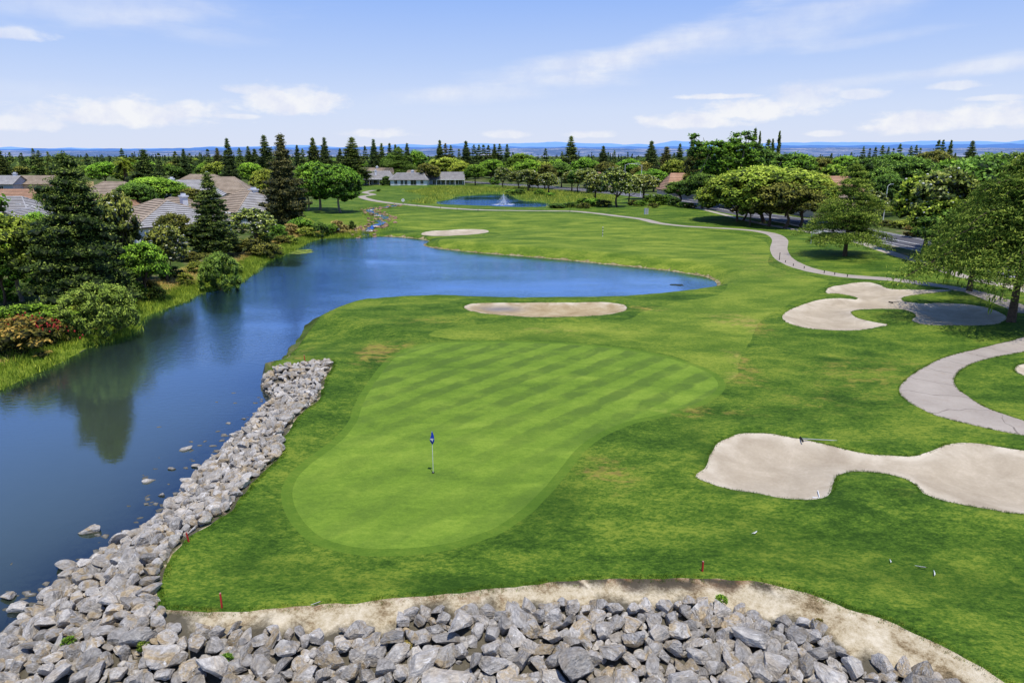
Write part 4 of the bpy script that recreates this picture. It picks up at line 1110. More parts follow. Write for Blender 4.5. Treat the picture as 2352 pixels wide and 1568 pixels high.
def cedar(seed, H=12.0, R=5.5, tiers=15, weeping=0.0, kind='cedar', low=0.14, per=26):
    c = Crown(seed); r = c.r
    tb = MB(); tb.tube([(0, 0, -0.3), (0, 0, H * .12), (0.05, 0, H * .5), (0, 0, H * .95)], [H * .025, H * .019, H * .011, 0.03], 10)
    for i in range(tiers):
        f = i / tiers
        h = H * (low + (1 - low) * f)
        rad = R * (1 - f) ** 0.72 * r.uniform(0.78, 1.1)
        nb = int(5 + 3 * (1 - f)); h += r.normal() * H * .012
        a0 = r.uniform(0, 6.28)
        for j in range(nb):
            a = a0 + j * 6.283 / nb + r.normal() * 0.25
            L_ = rad * r.uniform(0.5, 1.2); h = H * (low + (1 - low) * f) + r.normal() * H * .018
            m = max(3, int(L_ / 0.55))
            tn = r.uniform(0.35, 0.72)
            pts = []
            for s in range(1, m + 1):
                q = s / m; rr = L_ * q
                z = h + 0.16 * L_ * math.sin(q * 2.2) - (0.26 + 0.3 * weeping) * L_ * q ** 2.4
                sp = 0.20 * L_ * (1 - 0.5 * q) + 0.22
                pts.append((math.cos(a) * rr, math.sin(a) * rr, z))
                if q < 0.3: continue
                for side in (-1, 0, 1) if q < .95 else (0,):
                    off = side * sp * 1.2
                    p = (math.cos(a) * rr - math.sin(a) * off, math.sin(a) * rr + math.cos(a) * off, z - 0.08 * abs(side) * sp)
                    c.clump(p, (sp, sp, 0.26), per, 0.24, tn + 0.2 * q - .08, droop=0.35, asp=0.26, core=0.0, shell=0.05, tz=0.34)  # pads tinted bright above and dark beneath, light painted into the needles
                    if weeping > 0 and r.random() < weeping * .6:
                        hang = r.uniform(0.5, 1.6)
                        k = 16
                        P = np.array(p) + np.column_stack([r.normal(size=k) * .16, r.normal(size=k) * .16, -r.uniform(0, hang, k)])
                        V, Q = leaves_at(P, np.tile([0, 0, -1.0], (k, 1)) + r.normal(size=(k, 3)) * .15, r.normal(size=(k, 3)), np.full(k, .24), np.full(k, .045))
                        c.mb_V.append(V); c.Q.append(Q + c.n); c.n += len(V); c.tint.append(np.repeat(np.clip(tn + r.normal(size=k) * .15, 0, 1), 4))
            if len(pts) > 1: tb.tube([(0, 0, h)] + pts, np.linspace(H * .008, 0.015, len(pts) + 1), 5, False)
    c.clump((0, 0, H * .97), (.35, .35, .5), 60, 0.3, .6, up=1, core=0)
    add_proto(kind, c, tb)
cedar(600, 12, 5.6, 12, 0, 'cedar', 0.18, 84); cedar(601, 12, 6.4, 15, 0.22, 'weeping_cedar', 0.33, 78); cedar(602, 12, 5.6, 12, 0.7, 'weeping_cedar', 0.30, 46)

def column_tree():
    c = Crown(700); r = c.r
    for i in range(46):
        f = i / 46; rad = 0.85 * math.sin(min(1, f * 2.2 + .25) * 1.57) * (1 - f) ** 0.45
        a = r.uniform(0, 6.28)
        c.clump((math.cos(a) * rad * .35, math.sin(a) * rad * .35, 0.4 + 13.3 * f), (rad * .75, rad * .75, .8), 46, .38, r.uniform(.35, .65), up=1.5, asp=.3, core=.8)
    tb = MB(); tb.tube([(0, 0, -.3), (0, 0, 5)], [.25, .15], 8)
    add_proto('cypress', c, tb)
column_tree()

def palm():
    c = Crown(710); r = c.r
    for i in range(34):
        a = r.uniform(0, 6.28); e = r.uniform(-0.9, 1.2) if i > 12 else r.uniform(-1.3, -.5)
        L_ = r.uniform(1.6, 2.3)
        for s in np.linspace(0.3, 1, 12):
            dirx = np.array([math.cos(a) * math.cos(e * (1 - .2 * s)), math.sin(a) * math.cos(e), math.sin(e) - 0.5 * s * s])
            p = np.array([0, 0, 7.2]) + dirx * L_ * s
            k = 4
            side = np.array([-math.sin(a), math.cos(a), -.25])
            for sg in (-1, 1):
                V, Q = leaves_at(np.tile(p + side * sg * .22, (k, 1)) + r.normal(size=(k, 3)) * .05, np.tile(side * sg + dirx * .6, (k, 1)), np.tile([0, 0, 1.], (k, 1)) + r.normal(size=(k, 3)) * .3, np.full(k, .30), np.full(k, .05))
                c.mb_V.append(V); c.Q.append(Q + c.n); c.n += len(V); c.tint.append(np.full(k * 4, 0.2 if e < -.4 else r.uniform(.5, .9)))
    tb = MB(); tb.tube([(0, 0, -.3), (0, 0, 3.5), (.1, 0, 7.2)], [.35, .28, .25], 9)
    add_proto('palm', c, tb)
palm()

TREE_ROCK_GROUP = None
def plant(kind, x, y, H, W, mat, label=None, name='broadleaf_tree', cat='tree', group=None, rz=None, var=None, parts=True, bark='bark', z=None):
    P = PROTO[kind]; p = P[int(rng.integers(len(P))) if var is None else var % len(P)]
    z = hz(x, y) if z is None else z
    rz = rng.uniform(0, 6.28) if rz is None else rz
    if not parts:
        o = bpy.data.objects.new(name, p['crown'])
        o.location = (x, y, z); o.rotation_euler = (0, 0, rz); o.scale = (W / p['W'], W / p['W'], H / p['H'])
        link(o, None, label, cat, group)
        o.material_slots[0].link = 'OBJECT'; o.material_slots[0].material = L[mat]
        return o
    root = empty(name, (x, y, z), rz, label=label, cat=cat, group=group)
    ww = W / p['W'] * (rng.uniform(.82, 1.2) if kind in ('conifer', 'far_conifer') else 1)
    root.scale = (ww, ww * rng.uniform(.9, 1.1), H / p['H'])
    root.rotation_euler = (rng.normal() * .018, rng.normal() * .018, rz)
    o = bpy.data.objects.new('crown', p['crown']); link(o, root)
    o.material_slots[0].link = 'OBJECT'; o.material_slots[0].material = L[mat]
    t = bpy.data.objects.new('trunk', p['trunk']); link(t, root)
    t.material_slots[0].link = 'OBJECT'; t.material_slots[0].material = M[bark]
    if p['extra']:
        e = bpy.data.objects.new(p['extra'][0], p['extra'][1]); link(e, root)
    return root

def tree(kind, px, ytop, base, wpx, mat, label, **kw):
    """base: ('y', row of the foot) or a distance in metres"""
    if isinstance(base, tuple):
        x, y, z = GP(px, base[1])
    else:
        x, y = at_dist(px, base); z = hz(x, y)
    H = top_z(ytop, y) - z
    W = width_m(wpx, y)
    return plant(kind, x, y, H, W, mat, label, z=z, **kw)
# ------------------------------------------------------------------ the trees of the photograph
CN = dict(name='conifer_tree')
# left shore and gardens
tree('big_conifer', 196, 356, ('y', 712), 192, 'pine', 'huge dark green pine filling the left shore behind the round willow', name='pine_tree', var=0, rz=1.0)
tree('conifer', 268, 470, ('y', 640), 110, 'pine', 'dark lower pine mass joined to the right side of the huge pine', name='pine_tree')
tree('conifer', 494, 397, ('y', 590), 112, 'pine', 'dark conical pine standing before the ribbed tile roof', name='pine_tree', var=0)
tree('conifer', 660, 311, ('y', 515), 86, 'brownpine', 'tall dark redwood beside the weeping elms, trunk foot showing', name='redwood_tree', var=3)
tree('conifer', 533, 319, 290, 58, 'redwood', 'tall redwood behind the grey roofs, left of the bright round tree', name='redwood_tree', var=0)
tree('conifer', 620, 312, 330, 48, 'redwood', 'slender tall redwood rising left of the brownish redwood', name='redwood_tree', var=1)
tree('conifer', 341, 345, 260, 74, 'pine', 'broad dark conifer behind the leafy canopy on the left', name='conifer_tree', var=3)
tree('conifer', 124, 349, 380, 32, 'pine', 'narrow dark conifer left of the huge pine top', name='conifer_tree', var=1)
tree('conifer', 161, 352, 370, 24, 'pine', 'pointed conifer peeping over the huge pine', name='conifer_tree', var=2)
tree('magnolia', 285, 440, ('y', 650), 105, 'magnolia', 'tall glossy magnolia between huge pine and white chimney', name='magnolia_tree', var=0)
tree('magnolia', 385, 518, ('y', 648), 92, 'magnolia', 'glossy dark magnolia by the shore left of the lone conical pine', name='magnolia_tree', var=1)
tree('magnolia', 592, 478, ('y', 562), 96, 'magnolia', 'glossy magnolia with white blooms right of the conical pine', name='magnolia_tree', var=2)
tree('round', 410, 490, ('y', 585), 92, 'olive', 'olive brown garden tree under the tan ribbed roof', name='garden_tree')
tree('round', 458, 512, ('y', 580), 70, 'olive', 'rusty green garden tree left of the conical pine trunk', name='garden_tree')
tree('round', 338, 556, ('y', 690), 110, 'bright', 'bright green loose tree between huge pine and magnolia', name='garden_tree')
tree('round', 52, 492, ('y', 692), 170, 'sage', 'wide olive tree at the left edge with pale trunks', name='garden_tree', bark='palebark')
tree('round', 100, 488, 92, 80, 'bright', 'yellowish bright tree under the street lamp at left', name='garden_tree')
tree('round', 10, 560, ('y', 700), 110, 'green', 'leafy green tree at the left edge above the garden gate', name='garden_tree')
tree('round', 125, 432, 150, 70, 'deep', 'dark round tree left of the huge pine beside the solar roof', name='garden_tree')
tree('round', 245, 372, 330, 72, 'bright', 'bright green dome tree left of the palm', name='round_tree')
tree('spreading', 365, 407, 200, 150, 'green', 'wide flat topped green tree before the pale grey roofs', name='canopy_tree')
tree('spreading', 320, 420, 185, 90, 'deep', 'dark green canopy joined to the wide flat tree', name='canopy_tree')
tree('round', 445, 432, 190, 60, 'olive', 'dark round tree at the right end of the wide canopy', name='round_tree')
tree('round', 577, 374, 300, 62, 'bright', 'vivid green round tree between two redwoods', name='round_tree')
tree('round', 615, 388, 205, 62, 'lime', 'yellow green tree left of the brownish redwood', name='round_tree')
tree('round', 505, 372, 360, 66, 'lime', 'low lime green tree behind the tan roofs', name='round_tree')
tree('elm', 782, 378, ('y', 488), 112, 'green', 'weeping elm on the lawn, rightmost of its group, bare leaning trunk', name='elm_tree', var=0, bark='palebark')
tree('elm', 735, 372, ('y', 482), 110, 'green', 'middle weeping elm of the group on the lawn', name='elm_tree', var=1, bark='palebark')
tree('elm', 708, 384, ('y', 483), 84, 'green', 'weeping elm nearest the tall brownish redwood', name='elm_tree', var=0, bark='palebark')
tree('willow_shrub', 243, 648, ('y', 770), 170, 'willow', 'large round willow bush overhanging the near left shore', name='willow_bush', cat='bush', var=0)
tree('willow_shrub', 507, 578, ('y', 660), 96, 'willow', 'smaller round willow bush on the shore farther along', name='willow_bush', cat='bush', var=1)
palm_t = tree('palm', 294, 362, 300, 62, 'sage', 'palm with drooping fronds rising behind the tan roofs', name='palm_tree')
# shrubs of the left shore
for i, (px, yt, yb, w, mt, lab) in enumerate([
    (60, 728, 805, 190, 'red', 'wide shrub with red flower heads by the left shore'), (20, 745, 812, 110, 'olive', 'olive shrub under the red flowering shrub at the edge'),
    (122, 738, 792, 80, 'olive', 'olive green right half of the red flowering thicket'), (45, 700, 748, 150, 'green', 'mounded green ground cover below the garden gate'),
    (130, 700, 742, 120, 'green', 'low green mound right of the gate'), (-10, 705, 752, 110, 'green', 'green mound at the very left edge'), (185, 715, 752, 70, 'green', 'green mound touching the large willow bush'),
    (345, 640, 685, 48, 'red', 'small russet shrub above the dry slope'), (318, 648, 690, 60, 'green', 'green shrub left of the russet shrub'), (565, 548, 585, 110, 'olive', 'spreading olive shrub right of the small willow'),
    (610, 556, 590, 70, 'olive', 'low olive shrub under the blooming magnolia'), (640, 515, 552, 60, 'green', 'green shrub at the slope below the redwood'), (652, 540, 560, 46, 'olive', 'low brownish shrub by the path bend of the shore'),
    (692, 498, 530, 58, 'green', 'rounded green shrub right of the redwood foot'), (668, 512, 536, 44, 'dry', 'twiggy pinkish brown shrub on the slope'), (735, 508, 533, 44, 'deep', 'dark round shrub near the lake end'),
    (762, 512, 530, 34, 'green', 'light shrub right of the dark round shrub'), (808, 506, 524, 20, 'deep', 'little conical shrub beside the stream cascade'), (470, 580, 605, 60, 'olive', 'olive shrub left of the small willow'),
    (430, 575, 600, 60, 'olive', 'low rusty shrub at the end of the patio lawn'), (395, 610, 640, 60, 'deep', 'dark shrub below the shore magnolia'), (620, 505, 530, 40, 'lime', 'yellow green hedge ball by the patio'),
    (575, 480, 500, 30, 'lime', 'clipped yellow hedge at the white patio'), (20, 640, 690, 90, 'bright', 'bright leafy plants in front of the left garden'), (100, 620, 668, 90, 'bright', 'bright green garden plants right of the gate'),
    (160, 660, 700, 60, 'deep', 'dark shrub in the shade under the huge pine'), (290, 670, 700, 60, 'green', 'grey green shrub above the large willow'), (530, 545, 572, 50, 'green', 'green shrub under the conical pine'),
    (705, 520, 540, 50, 'lime', 'yellow green weeds by the lake end'), (775, 505, 528, 50, 'dry', 'reddish brown weeds beside the white box'), (240, 620, 690, 120, 'deep', 'dark undergrowth shrub below the huge pine'),
    (330, 600, 640, 60, 'green', 'green shrub behind the bright loose tree'),
    (540, 600, 628, 46, 'lime', 'yellow green weedy bush right of the small willow'), (425, 625, 655, 40, 'sage', 'sage bush above the dry grass patch'), (450, 598, 625, 50, 'sage', 'sage bush between magnolia and small willow'), (600, 532, 560, 60, 'sage', 'sage green shrub under the magnolia'),
    (700, 500, 520, 44, 'sage', 'sage shrub behind the rounded green one'), (635, 560, 584, 40, 'lime', 'lime shrub on the shore below the magnolia'), (668, 540, 560, 36, 'lime', 'lime weedy shrub nearest the water bend'), (360, 655, 690, 46, 'sage', 'sage shrub right of the russet one'), (200, 690, 730, 80, 'sage', 'sage shrub above the large willow bush'), (285, 640, 672, 60, 'green', 'green shrub beneath the bright loose tree')]):
    x, y, z = GP(px, yb)
    plant('shrub', x, y, max(0.6, top_z(yt, y) - z), width_m(w, y), mt, lab, name='shrub', cat='shrub', z=z - 0.05, var=i, parts=False)
# red flower heads on the near thicket
rf = MB(); rr2 = np.random.default_rng(3)
x0, y0, z0 = GP(58, 800)
for i in range(260):
    a = rr2.normal() * 1.5; b = rr2.normal() * 0.6
    x, y, z = x0 + a, y0 + 0.5 + b, z0 + 2.2 + 0.25 * rr2.normal() - 0.12 * a * a * .5
    rf.add(ICO1[0] * np.array([.07, .07, .10]) * rr2.uniform(.6, 1.3) + np.array([x, y, z]), ICO1[1])
thicket = [o for o in bpy.data.objects if o.get('label', '').startswith('wide shrub with red flower')][0]
fo = rf.build('blossom', M['redflower'], None)
fo.parent = thicket; bpy.context.view_layer.update(); fo.matrix_parent_inverse = thicket.matrix_world.inverted()

# the skyline conifers: px, top, distance, width
sky = [(10,341,420,26),(57,352,520,16),(85,341,560,16),(97,346,500,20),(287,341,560,16),(372,352,420,16),(410,348,430,20),(428,343,430,22),(465,351,520,14),(485,343,430,20),(505,341,420,22),(520,352,600,12),
 (556,340,480,18),(578,337,420,26),(592,343,420,24),(700,342,420,18),(690,334,430,22),(715,350,470,16),(727,318,400,32),(750,317,400,36),(784,342,430,22),(812,317,360,46),(842,336,460,18),(862,321,400,26),(880,330,400,24),(898,330,410,24),(910,333,420,22),(920,345,430,20),(935,330,400,28),(952,348,460,16),
 (1010,323,470,24),(1025,330,480,20),(1037,334,490,18),(1055,343,520,14),(1072,325,450,30),(1090,333,470,20),(1101,333,480,20),(1111,333,480,20),(1122,334,480,20),(1136,332,470,22),(1148,331,470,20),(1165,332,460,22),(1178,350,540,14),
 (1252,341,560,16),(1290,348,620,12),(1308,314,400,34),(1383,336,480,24),(1395,350,520,14),(1410,345,640,10),(1440,350,640,10),(1495,325,360,34),(1527,338,340,36),(1545,352,420,18),(1558,331,470,24),(1586,323,360,26),(1600,335,350,26),
 (1722,296,300,28),(1752,322,290,34),(1905,352,560,12),(1950,350,560,12),(1975,337,480,14),(1990,341,480,12),(2002,338,480,14),(2018,334,470,18),(2032,338,480,14),(2044,341,490,12),(2056,331,430,20),(2083,336,470,16),(2094,334,460,16),(2104,340,470,14),(2142,322,380,20),(2152,322,385,18),(2170,323,360,26),(2217,325,330,30),(2185,352,460,14),(2290,348,520,14),(2325,350,560,12),(1880,355,600,10),(30,350,640,14),(205,352,620,12),(240,355,640,12),(310,352,600,14),(440,352,640,12)]
for i, (px, yt, d, w) in enumerate(sky):
    side = 'at the left of the skyline' if px < 540 else 'behind the lawn houses' if px < 1200 else 'beyond the road in mid view' if px < 1700 else 'on the right of the skyline'
    tallness = 'tall dark spire shaped redwood' if yt < 332 else 'mid sized dark redwood' if yt < 343 else 'short pointed dark conifer'
    mt = 'brownpine' if px in (1527, 505, 1025) else ('redwood' if i % 3 else 'pine')
    lab = f'{tallness} {side}'
    tree('far_conifer' if w < 22 else 'conifer', px, yt, d, w * (1.6 if w < 22 else 1.4), mt, lab, name='redwood_tree', group='skyline: ' + lab, var=i, parts=w >= 22)
tree('cypress', 1737, 302, 300, 12, 'pine', 'thin pointed cypress beside the dark conifer above the sycamores', name='cypress_tree')
tree('cypress', 1762, 319, 290, 15, 'pine', 'shorter of the two cypress columns standing alone', name='cypress_tree')
tree('cypress', 1775, 302, 285, 16, 'pine', 'tallest slim cypress column right of the sycamores', name='cypress_tree')

# behind the second pond
tree('round', 905, 352, 400, 60, 'deep', 'dark bushy pine right behind the leftmost lawn house', name='round_tree')
tree('cedar', 918, 340, 395, 90, 'deep', 'dark spreading cedar behind the lawn houses', name='cedar_tree')
tree('round', 960, 345, 420, 60, 'green', 'green round tree between the redwoods and the first house roofs', name='round_tree')
for i, (px, yt, b, w, mt, lab) in enumerate([
    (985, 375, 370, 60, 'olive', 'olive tree behind the middle lawn house'), (1030, 362, 400, 90, 'lime', 'lime green canopy behind the right lawn house'), (1060, 372, 385, 60, 'lime', 'yellow green dome right of the right lawn house roof'),
    (1092, 378, ('y', 426), 52, 'green', 'round green tree standing at the right end of the lawn houses'), (1128, 366, 380, 60, 'green', 'leafy tree behind the round tree by the houses'), (1155, 384, 330, 44, 'magnolia', 'flowering magnolia left of the road bend'),
    (1191, 392, ('y', 437), 48, 'magnolia', 'dark glossy tree above the fountain pond'), (1213, 388, ('y', 440), 50, 'magnolia', 'glossy tree second right of the fountain pond'), (1236, 400, ('y', 440), 40, 'olive', 'brownish tree between two glossy trees by the pond'),
    (1260, 396, ('y', 446), 56, 'magnolia', 'glossy round tree at the pond bank with slim trunk'), (1216, 365, 320, 70, 'green', 'tall green tree behind the pond trees'), (1250, 378, 320, 60, 'olive', 'olive brown tree behind the pond bank'),
    (1290, 372, 330, 60, 'deep', 'dark tree behind the road lamps'), (1313, 392, ('y', 440), 54, 'magnolia', 'glossy tree with thin trunk before the road'), (1327, 388, ('y', 442), 50, 'deep', 'dark tree with thick trunk before the road'),
    (1347, 386, ('y', 444), 56, 'magnolia', 'glossy green tree right of the thick trunk'), (1368, 396, ('y', 472), 60, 'magnolia', 'tree by the far cart path with long shadow'), (1417, 384, ('y', 475), 82, 'magnolia', 'big dark magnolia at the rise above the cart path'),
    (1445, 404, ('y', 467), 56, 'magnolia', 'magnolia right of the big dark one'), (1478, 400, ('y', 457), 76, 'magnolia', 'low wide flowering magnolia before the hedge'), (1395, 372, 300, 70, 'olive', 'olive tree behind the big dark magnolia'),
    (1345, 362, 330, 70, 'green', 'green canopy under the tallest middle redwood'), (1500, 388, 300, 70, 'green', 'green tree left of the orange roof'), (1560, 415, ('y', 466), 70, 'deep', 'dark street tree with two thin trunks behind the hedge'),
    (1545, 366, 330, 60, 'lime', 'lime tree above the orange roof'), (1612, 398, ('y', 480), 100, 'deep', 'large dark street tree with bare trunk at the mound'), (1590, 390, 250, 70, 'olive', 'olive tree behind the large dark street tree'),
    (1200, 352, 420, 70, 'green', 'green tree far behind the fountain'), (1440, 365, 340, 60, 'green', 'green tree behind the double road lamps'), (1470, 380, 320, 50, 'olive', 'russet green tree under the road lamp arms')]):
    tree('magnolia' if mt == 'magnolia' else 'round', px, yt, b, w, mt, lab, name='magnolia_tree' if mt == 'magnolia' else 'street_tree', var=i)
# right hand groups
tree('sycamore', 1632, 310, ('y', 474), 110, 'green', 'tall open sycamore, left of the towering pair', name='sycamore_tree', var=0, bark='palebark')
tree('sycamore', 1688, 303, ('y', 478), 120, 'green', 'tallest open crowned sycamore above the yellow green canopy', name='sycamore_tree', var=1, bark='palebark')
tree('sycamore', 1738, 330, ('y', 474), 100, 'deep', 'sycamore behind the right part of the canopy', name='sycamore_tree', var=0, bark='palebark')
tree('round', 1600, 340, 240, 70, 'olive', 'olive leaning tree left of the tall sycamores', name='round_tree')
tree('round', 1760, 345, 250, 90, 'deep', 'dark tree mass right of the tall sycamores', name='round_tree')
tree('round', 1820, 350, 240, 110, 'green', 'green dome tree right behind the yellow green canopy', name='round_tree')
tree('spreading', 1695, 400, ('y', 507), 190, 'lime', 'yellow green spreading tree, left part of the big canopy', name='canopy_tree', var=0)
tree('spreading', 1765, 382, ('y', 512), 260, 'lime', 'great yellow green spreading tree over the cart path shade', name='canopy_tree', var=1)
tree('spreading', 1848, 398, ('y', 512), 150, 'lime', 'yellow green tree at the right end of the big canopy', name='canopy_tree', var=0)
tree('round', 1765, 430, ('y', 520), 120, 'olive', 'olive brown tree before the yellow green canopy, leftmost trunk', name='shade_tree', var=1)
tree('round', 1800, 418, ('y', 524), 140, 'olive', 'olive brown tree with trunk in deepest shade', name='shade_tree', var=2)
tree('round', 1836, 432, ('y', 522), 110, 'olive', 'olive brown tree nearest the white panel', name='shade_tree', var=3)
tree('round', 1722, 445, ('y', 519), 60, 'lime', 'small yellow green tree with forked trunk by the shade', name='shade_tree', var=0)
tree('cedar', 1940, 380, ('y', 588), 190, 'cedar', 'deodar cedar alone on the lawn with a dark round shadow', name='cedar_tree', rz=0.4)
tree('weeping_cedar', 2322, 335, ('y', 738), 440, 'cedar', 'great weeping cedar with thick dark trunk at the right edge', name='cedar_tree', var=0, rz=2.0)
tree('weeping_cedar', 2226, 420, ('y', 668), 220, 'cedar', 'weeping cedar curtain left of the thick trunk', name='cedar_tree', var=1, rz=0.4)
for i, (kd, px, yt, b, w, mt, lab) in enumerate([
    ('round', 1985, 362, 230, 110, 'deep', 'dark dense oak behind the lawn cedar'), ('round', 2040, 352, 240, 110, 'deep', 'dark oak behind the white flowering shrub'), ('round', 2095, 360, 215, 110, 'deep', 'tall dark oak between the road lamp and the yellow magnolia'),
    ('magnolia', 2120, 395, ('y', 578), 140, 'lime', 'yellow green magnolia over the street corner'), ('magnolia', 2155, 385, ('y', 592), 150, 'magnolia', 'big glossy magnolia left of the dark oak by the road'), ('round', 2205, 358, ('y', 585), 210, 'deep', 'dark dense oak behind the weeping cedar curtain'),
    ('round', 2262, 372, 110, 190, 'deep', 'dark oak behind the great weeping cedar'), ('round', 2250, 352, 180, 150, 'deep', 'high dark tree above the weeping cedar'), ('magnolia', 2140, 450, ('y', 596), 130, 'lime', 'lower yellow green magnolia at the roadside'),
    ('round', 2180, 480, ('y', 604), 150, 'deep', 'dark low oak by the road edge'), ('magnolia', 2345, 350, 120, 110, 'lime', 'yellow green tree at the right edge behind the cedar'), ('round', 1935, 358, 320, 70, 'green', 'green tree behind the cedar tip'),
    ('round', 1880, 362, 330, 80, 'olive', 'olive tree above the right orange roof'), ('round', 2015, 385, 190, 90, 'deep', 'dark oak right behind the cedar top'), ('magnolia', 2000, 436, 165, 70, 'magnolia', 'white flowering oleander tree by the street lamp'),
    ('round', 2030, 400, 175, 80, 'deep', 'dark oak over the street lamp'), ('round', 2130, 345, 300, 90, 'olive', 'olive tree below the double redwood'), ('round', 2320, 350, 260, 90, 'deep', 'dark tree top at the far right')]):
    tree(kd, px, yt, b, w, mt, lab, name='magnolia_tree' if kd == 'magnolia' else 'oak_tree', var=i)
# hedge and pond-side shrubs
for i, (px, yt, yb, w, kd, mt, lab) in enumerate([
    (1490, 446, 470, 34, 'hedge_shrub', 'green', 'clipped dark hedge, left block'), (1510, 445, 471, 40, 'hedge_shrub', 'green', 'clipped dark hedge, middle block'), (1530, 446, 470, 40, 'hedge_shrub', 'green', 'clipped dark hedge, right block'), (1548, 450, 473, 30, 'hedge_shrub', 'deep', 'dark hedge end in the shade'),
    (1470, 460, 474, 30, 'shrub', 'green', 'low ball shrub left of the hedge'), (1455, 459, 472, 34, 'shrub', 'olive', 'olive ball shrub below the magnolias'), (1500, 466, 477, 26, 'shrub', 'olive', 'small ball shrub at the hedge foot'), (1568, 463, 477, 30, 'shrub', 'green', 'shrub right of the hedge shade'), (1585, 465, 478, 30, 'shrub', 'olive', 'olive shrub by the road verge'),
    (1365, 455, 474, 50, 'shrub', 'green', 'pond bank shrub right of the leaning tree'), (1385, 458, 475, 40, 'shrub', 'olive', 'olive pond bank shrub at the right'), (1340, 455, 472, 46, 'shrub', 'green', 'green pond bank shrub'), (1310, 464, 476, 50, 'shrub', 'deep', 'dark low shrub at the pond corner'), (1280, 466, 478, 46, 'shrub', 'deep', 'dark low shrub at the right pond tip'), (1340, 465, 478, 40, 'shrub', 'olive', 'reddish low shrub by the pond'),
    (1176, 434, 447, 34, 'shrub', 'green', 'reed clump at the far right of the pond'), (1192, 433, 447, 30, 'shrub', 'deep', 'dark bush above the pond end'), (1240, 434, 448, 30, 'shrub', 'green', 'green bush on the pond bank'), (1265, 442, 452, 26, 'shrub', 'green', 'small bush on the bank slope'),
    (958, 402, 424, 26, 'shrub', 'deep', 'dark bush before the middle lawn house'), (888, 404, 426, 30, 'shrub', 'deep', 'dark bush between the left and middle lawn houses'), (975, 404, 424, 20, 'shrub', 'deep', 'bush at the gable of the right lawn house'), (870, 433, 440, 12, 'shrub', 'deep', 'tiny dark bush on the lawn by the path bend'),
    (1135, 408, 424, 30, 'shrub', 'green', 'ball shrub by the round tree near the street'), (1700, 470, 490, 40, 'shrub', 'olive', 'roadside shrub under the canopy'), (2060, 470, 492, 60, 'shrub', 'lime', 'yellow flowering hedge by the side street'), (2035, 505, 520, 60, 'shrub', 'olive', 'olive shrub on the road median'), (2075, 505, 525, 60, 'shrub', 'lime', 'yellowish shrub on the road median'),
    (2105, 510, 545, 60, 'shrub', 'red', 'russet shrub on the median by the oaks'), (1925, 470, 495, 60, 'shrub', 'olive', 'olive shrub before the right orange roof'), (1960, 480, 500, 50, 'shrub', 'olive', 'small shrub at the side street kerb'), (2140, 560, 600, 50, 'shrub', 'deep', 'dark shrub at the foot of the roadside oaks')]):
    x, y, z = GP(px, yb)
    plant(kd, x, y, max(0.5, top_z(yt, y) - z), width_m(w, y), mt, lab, name='hedge' if kd == 'hedge_shrub' else 'shrub', cat='hedge' if kd == 'hedge_shrub' else 'shrub', z=z - 0.05, var=i, parts=False)

# more neighbourhood trees, each its own object
rs = np.random.default_rng(41)
zones = [((-60, 830), (300, 520), 60, 7, 10, 'roofs at left'), ((-60, 830), (430, 900), 80, 9, 12, 'roofs at left'), ((830, 1250), (440, 800), 46, 8, 13, 'lawn houses'), ((1180, 1640), (350, 800), 55, 8, 13, 'road'), ((1780, 2420), (250, 700), 110, 9, 14, 'side street'), ((-60, 520), (300, 430), 16, 6, 9, 'dry field'), ((-700, -60), (70, 500), 34, 8, 12, 'left garden edge'), ((2430, 2900), (90, 500), 26, 9, 13, 'right roadside')]
cnt = 0
for (pa, pb), (da, db), n, h0, h1, where in zones:
    for i in range(int(n * 0.68)):
        px = rs.uniform(pa, pb); d = math.exp(rs.uniform(math.log(da), math.log(db)))
        x, y = at_dist(px, d)
        if inside(FIELD, [x], [y])[0] or edist(road_c, [x], [y], False, 20)[0] < 9 or inside(COURSE, [x], [y])[0]: continue
        if where == 'dry field' and 20 < px < 230: continue
        if where == 'dry field' and (395 < px < 560): continue
        mt = rs.choice(['green', 'deep', 'olive', 'lime', 'bright', 'deep', 'green'])
        H = rs.uniform(h0, h1); Wd = H * rs.uniform(0.9, 1.4)
        cn = {'green': 'mid green', 'deep': 'dark green', 'olive': 'olive brown', 'lime': 'yellow green', 'bright': 'bright green'}[mt]
        lab = f'{cn} rounded neighbourhood tree beyond the {where}'
        plant('far_round', x, y, H, Wd, mt, lab, name='neighbourhood_tree', group='background trees: ' + lab, parts=False); cnt += 1

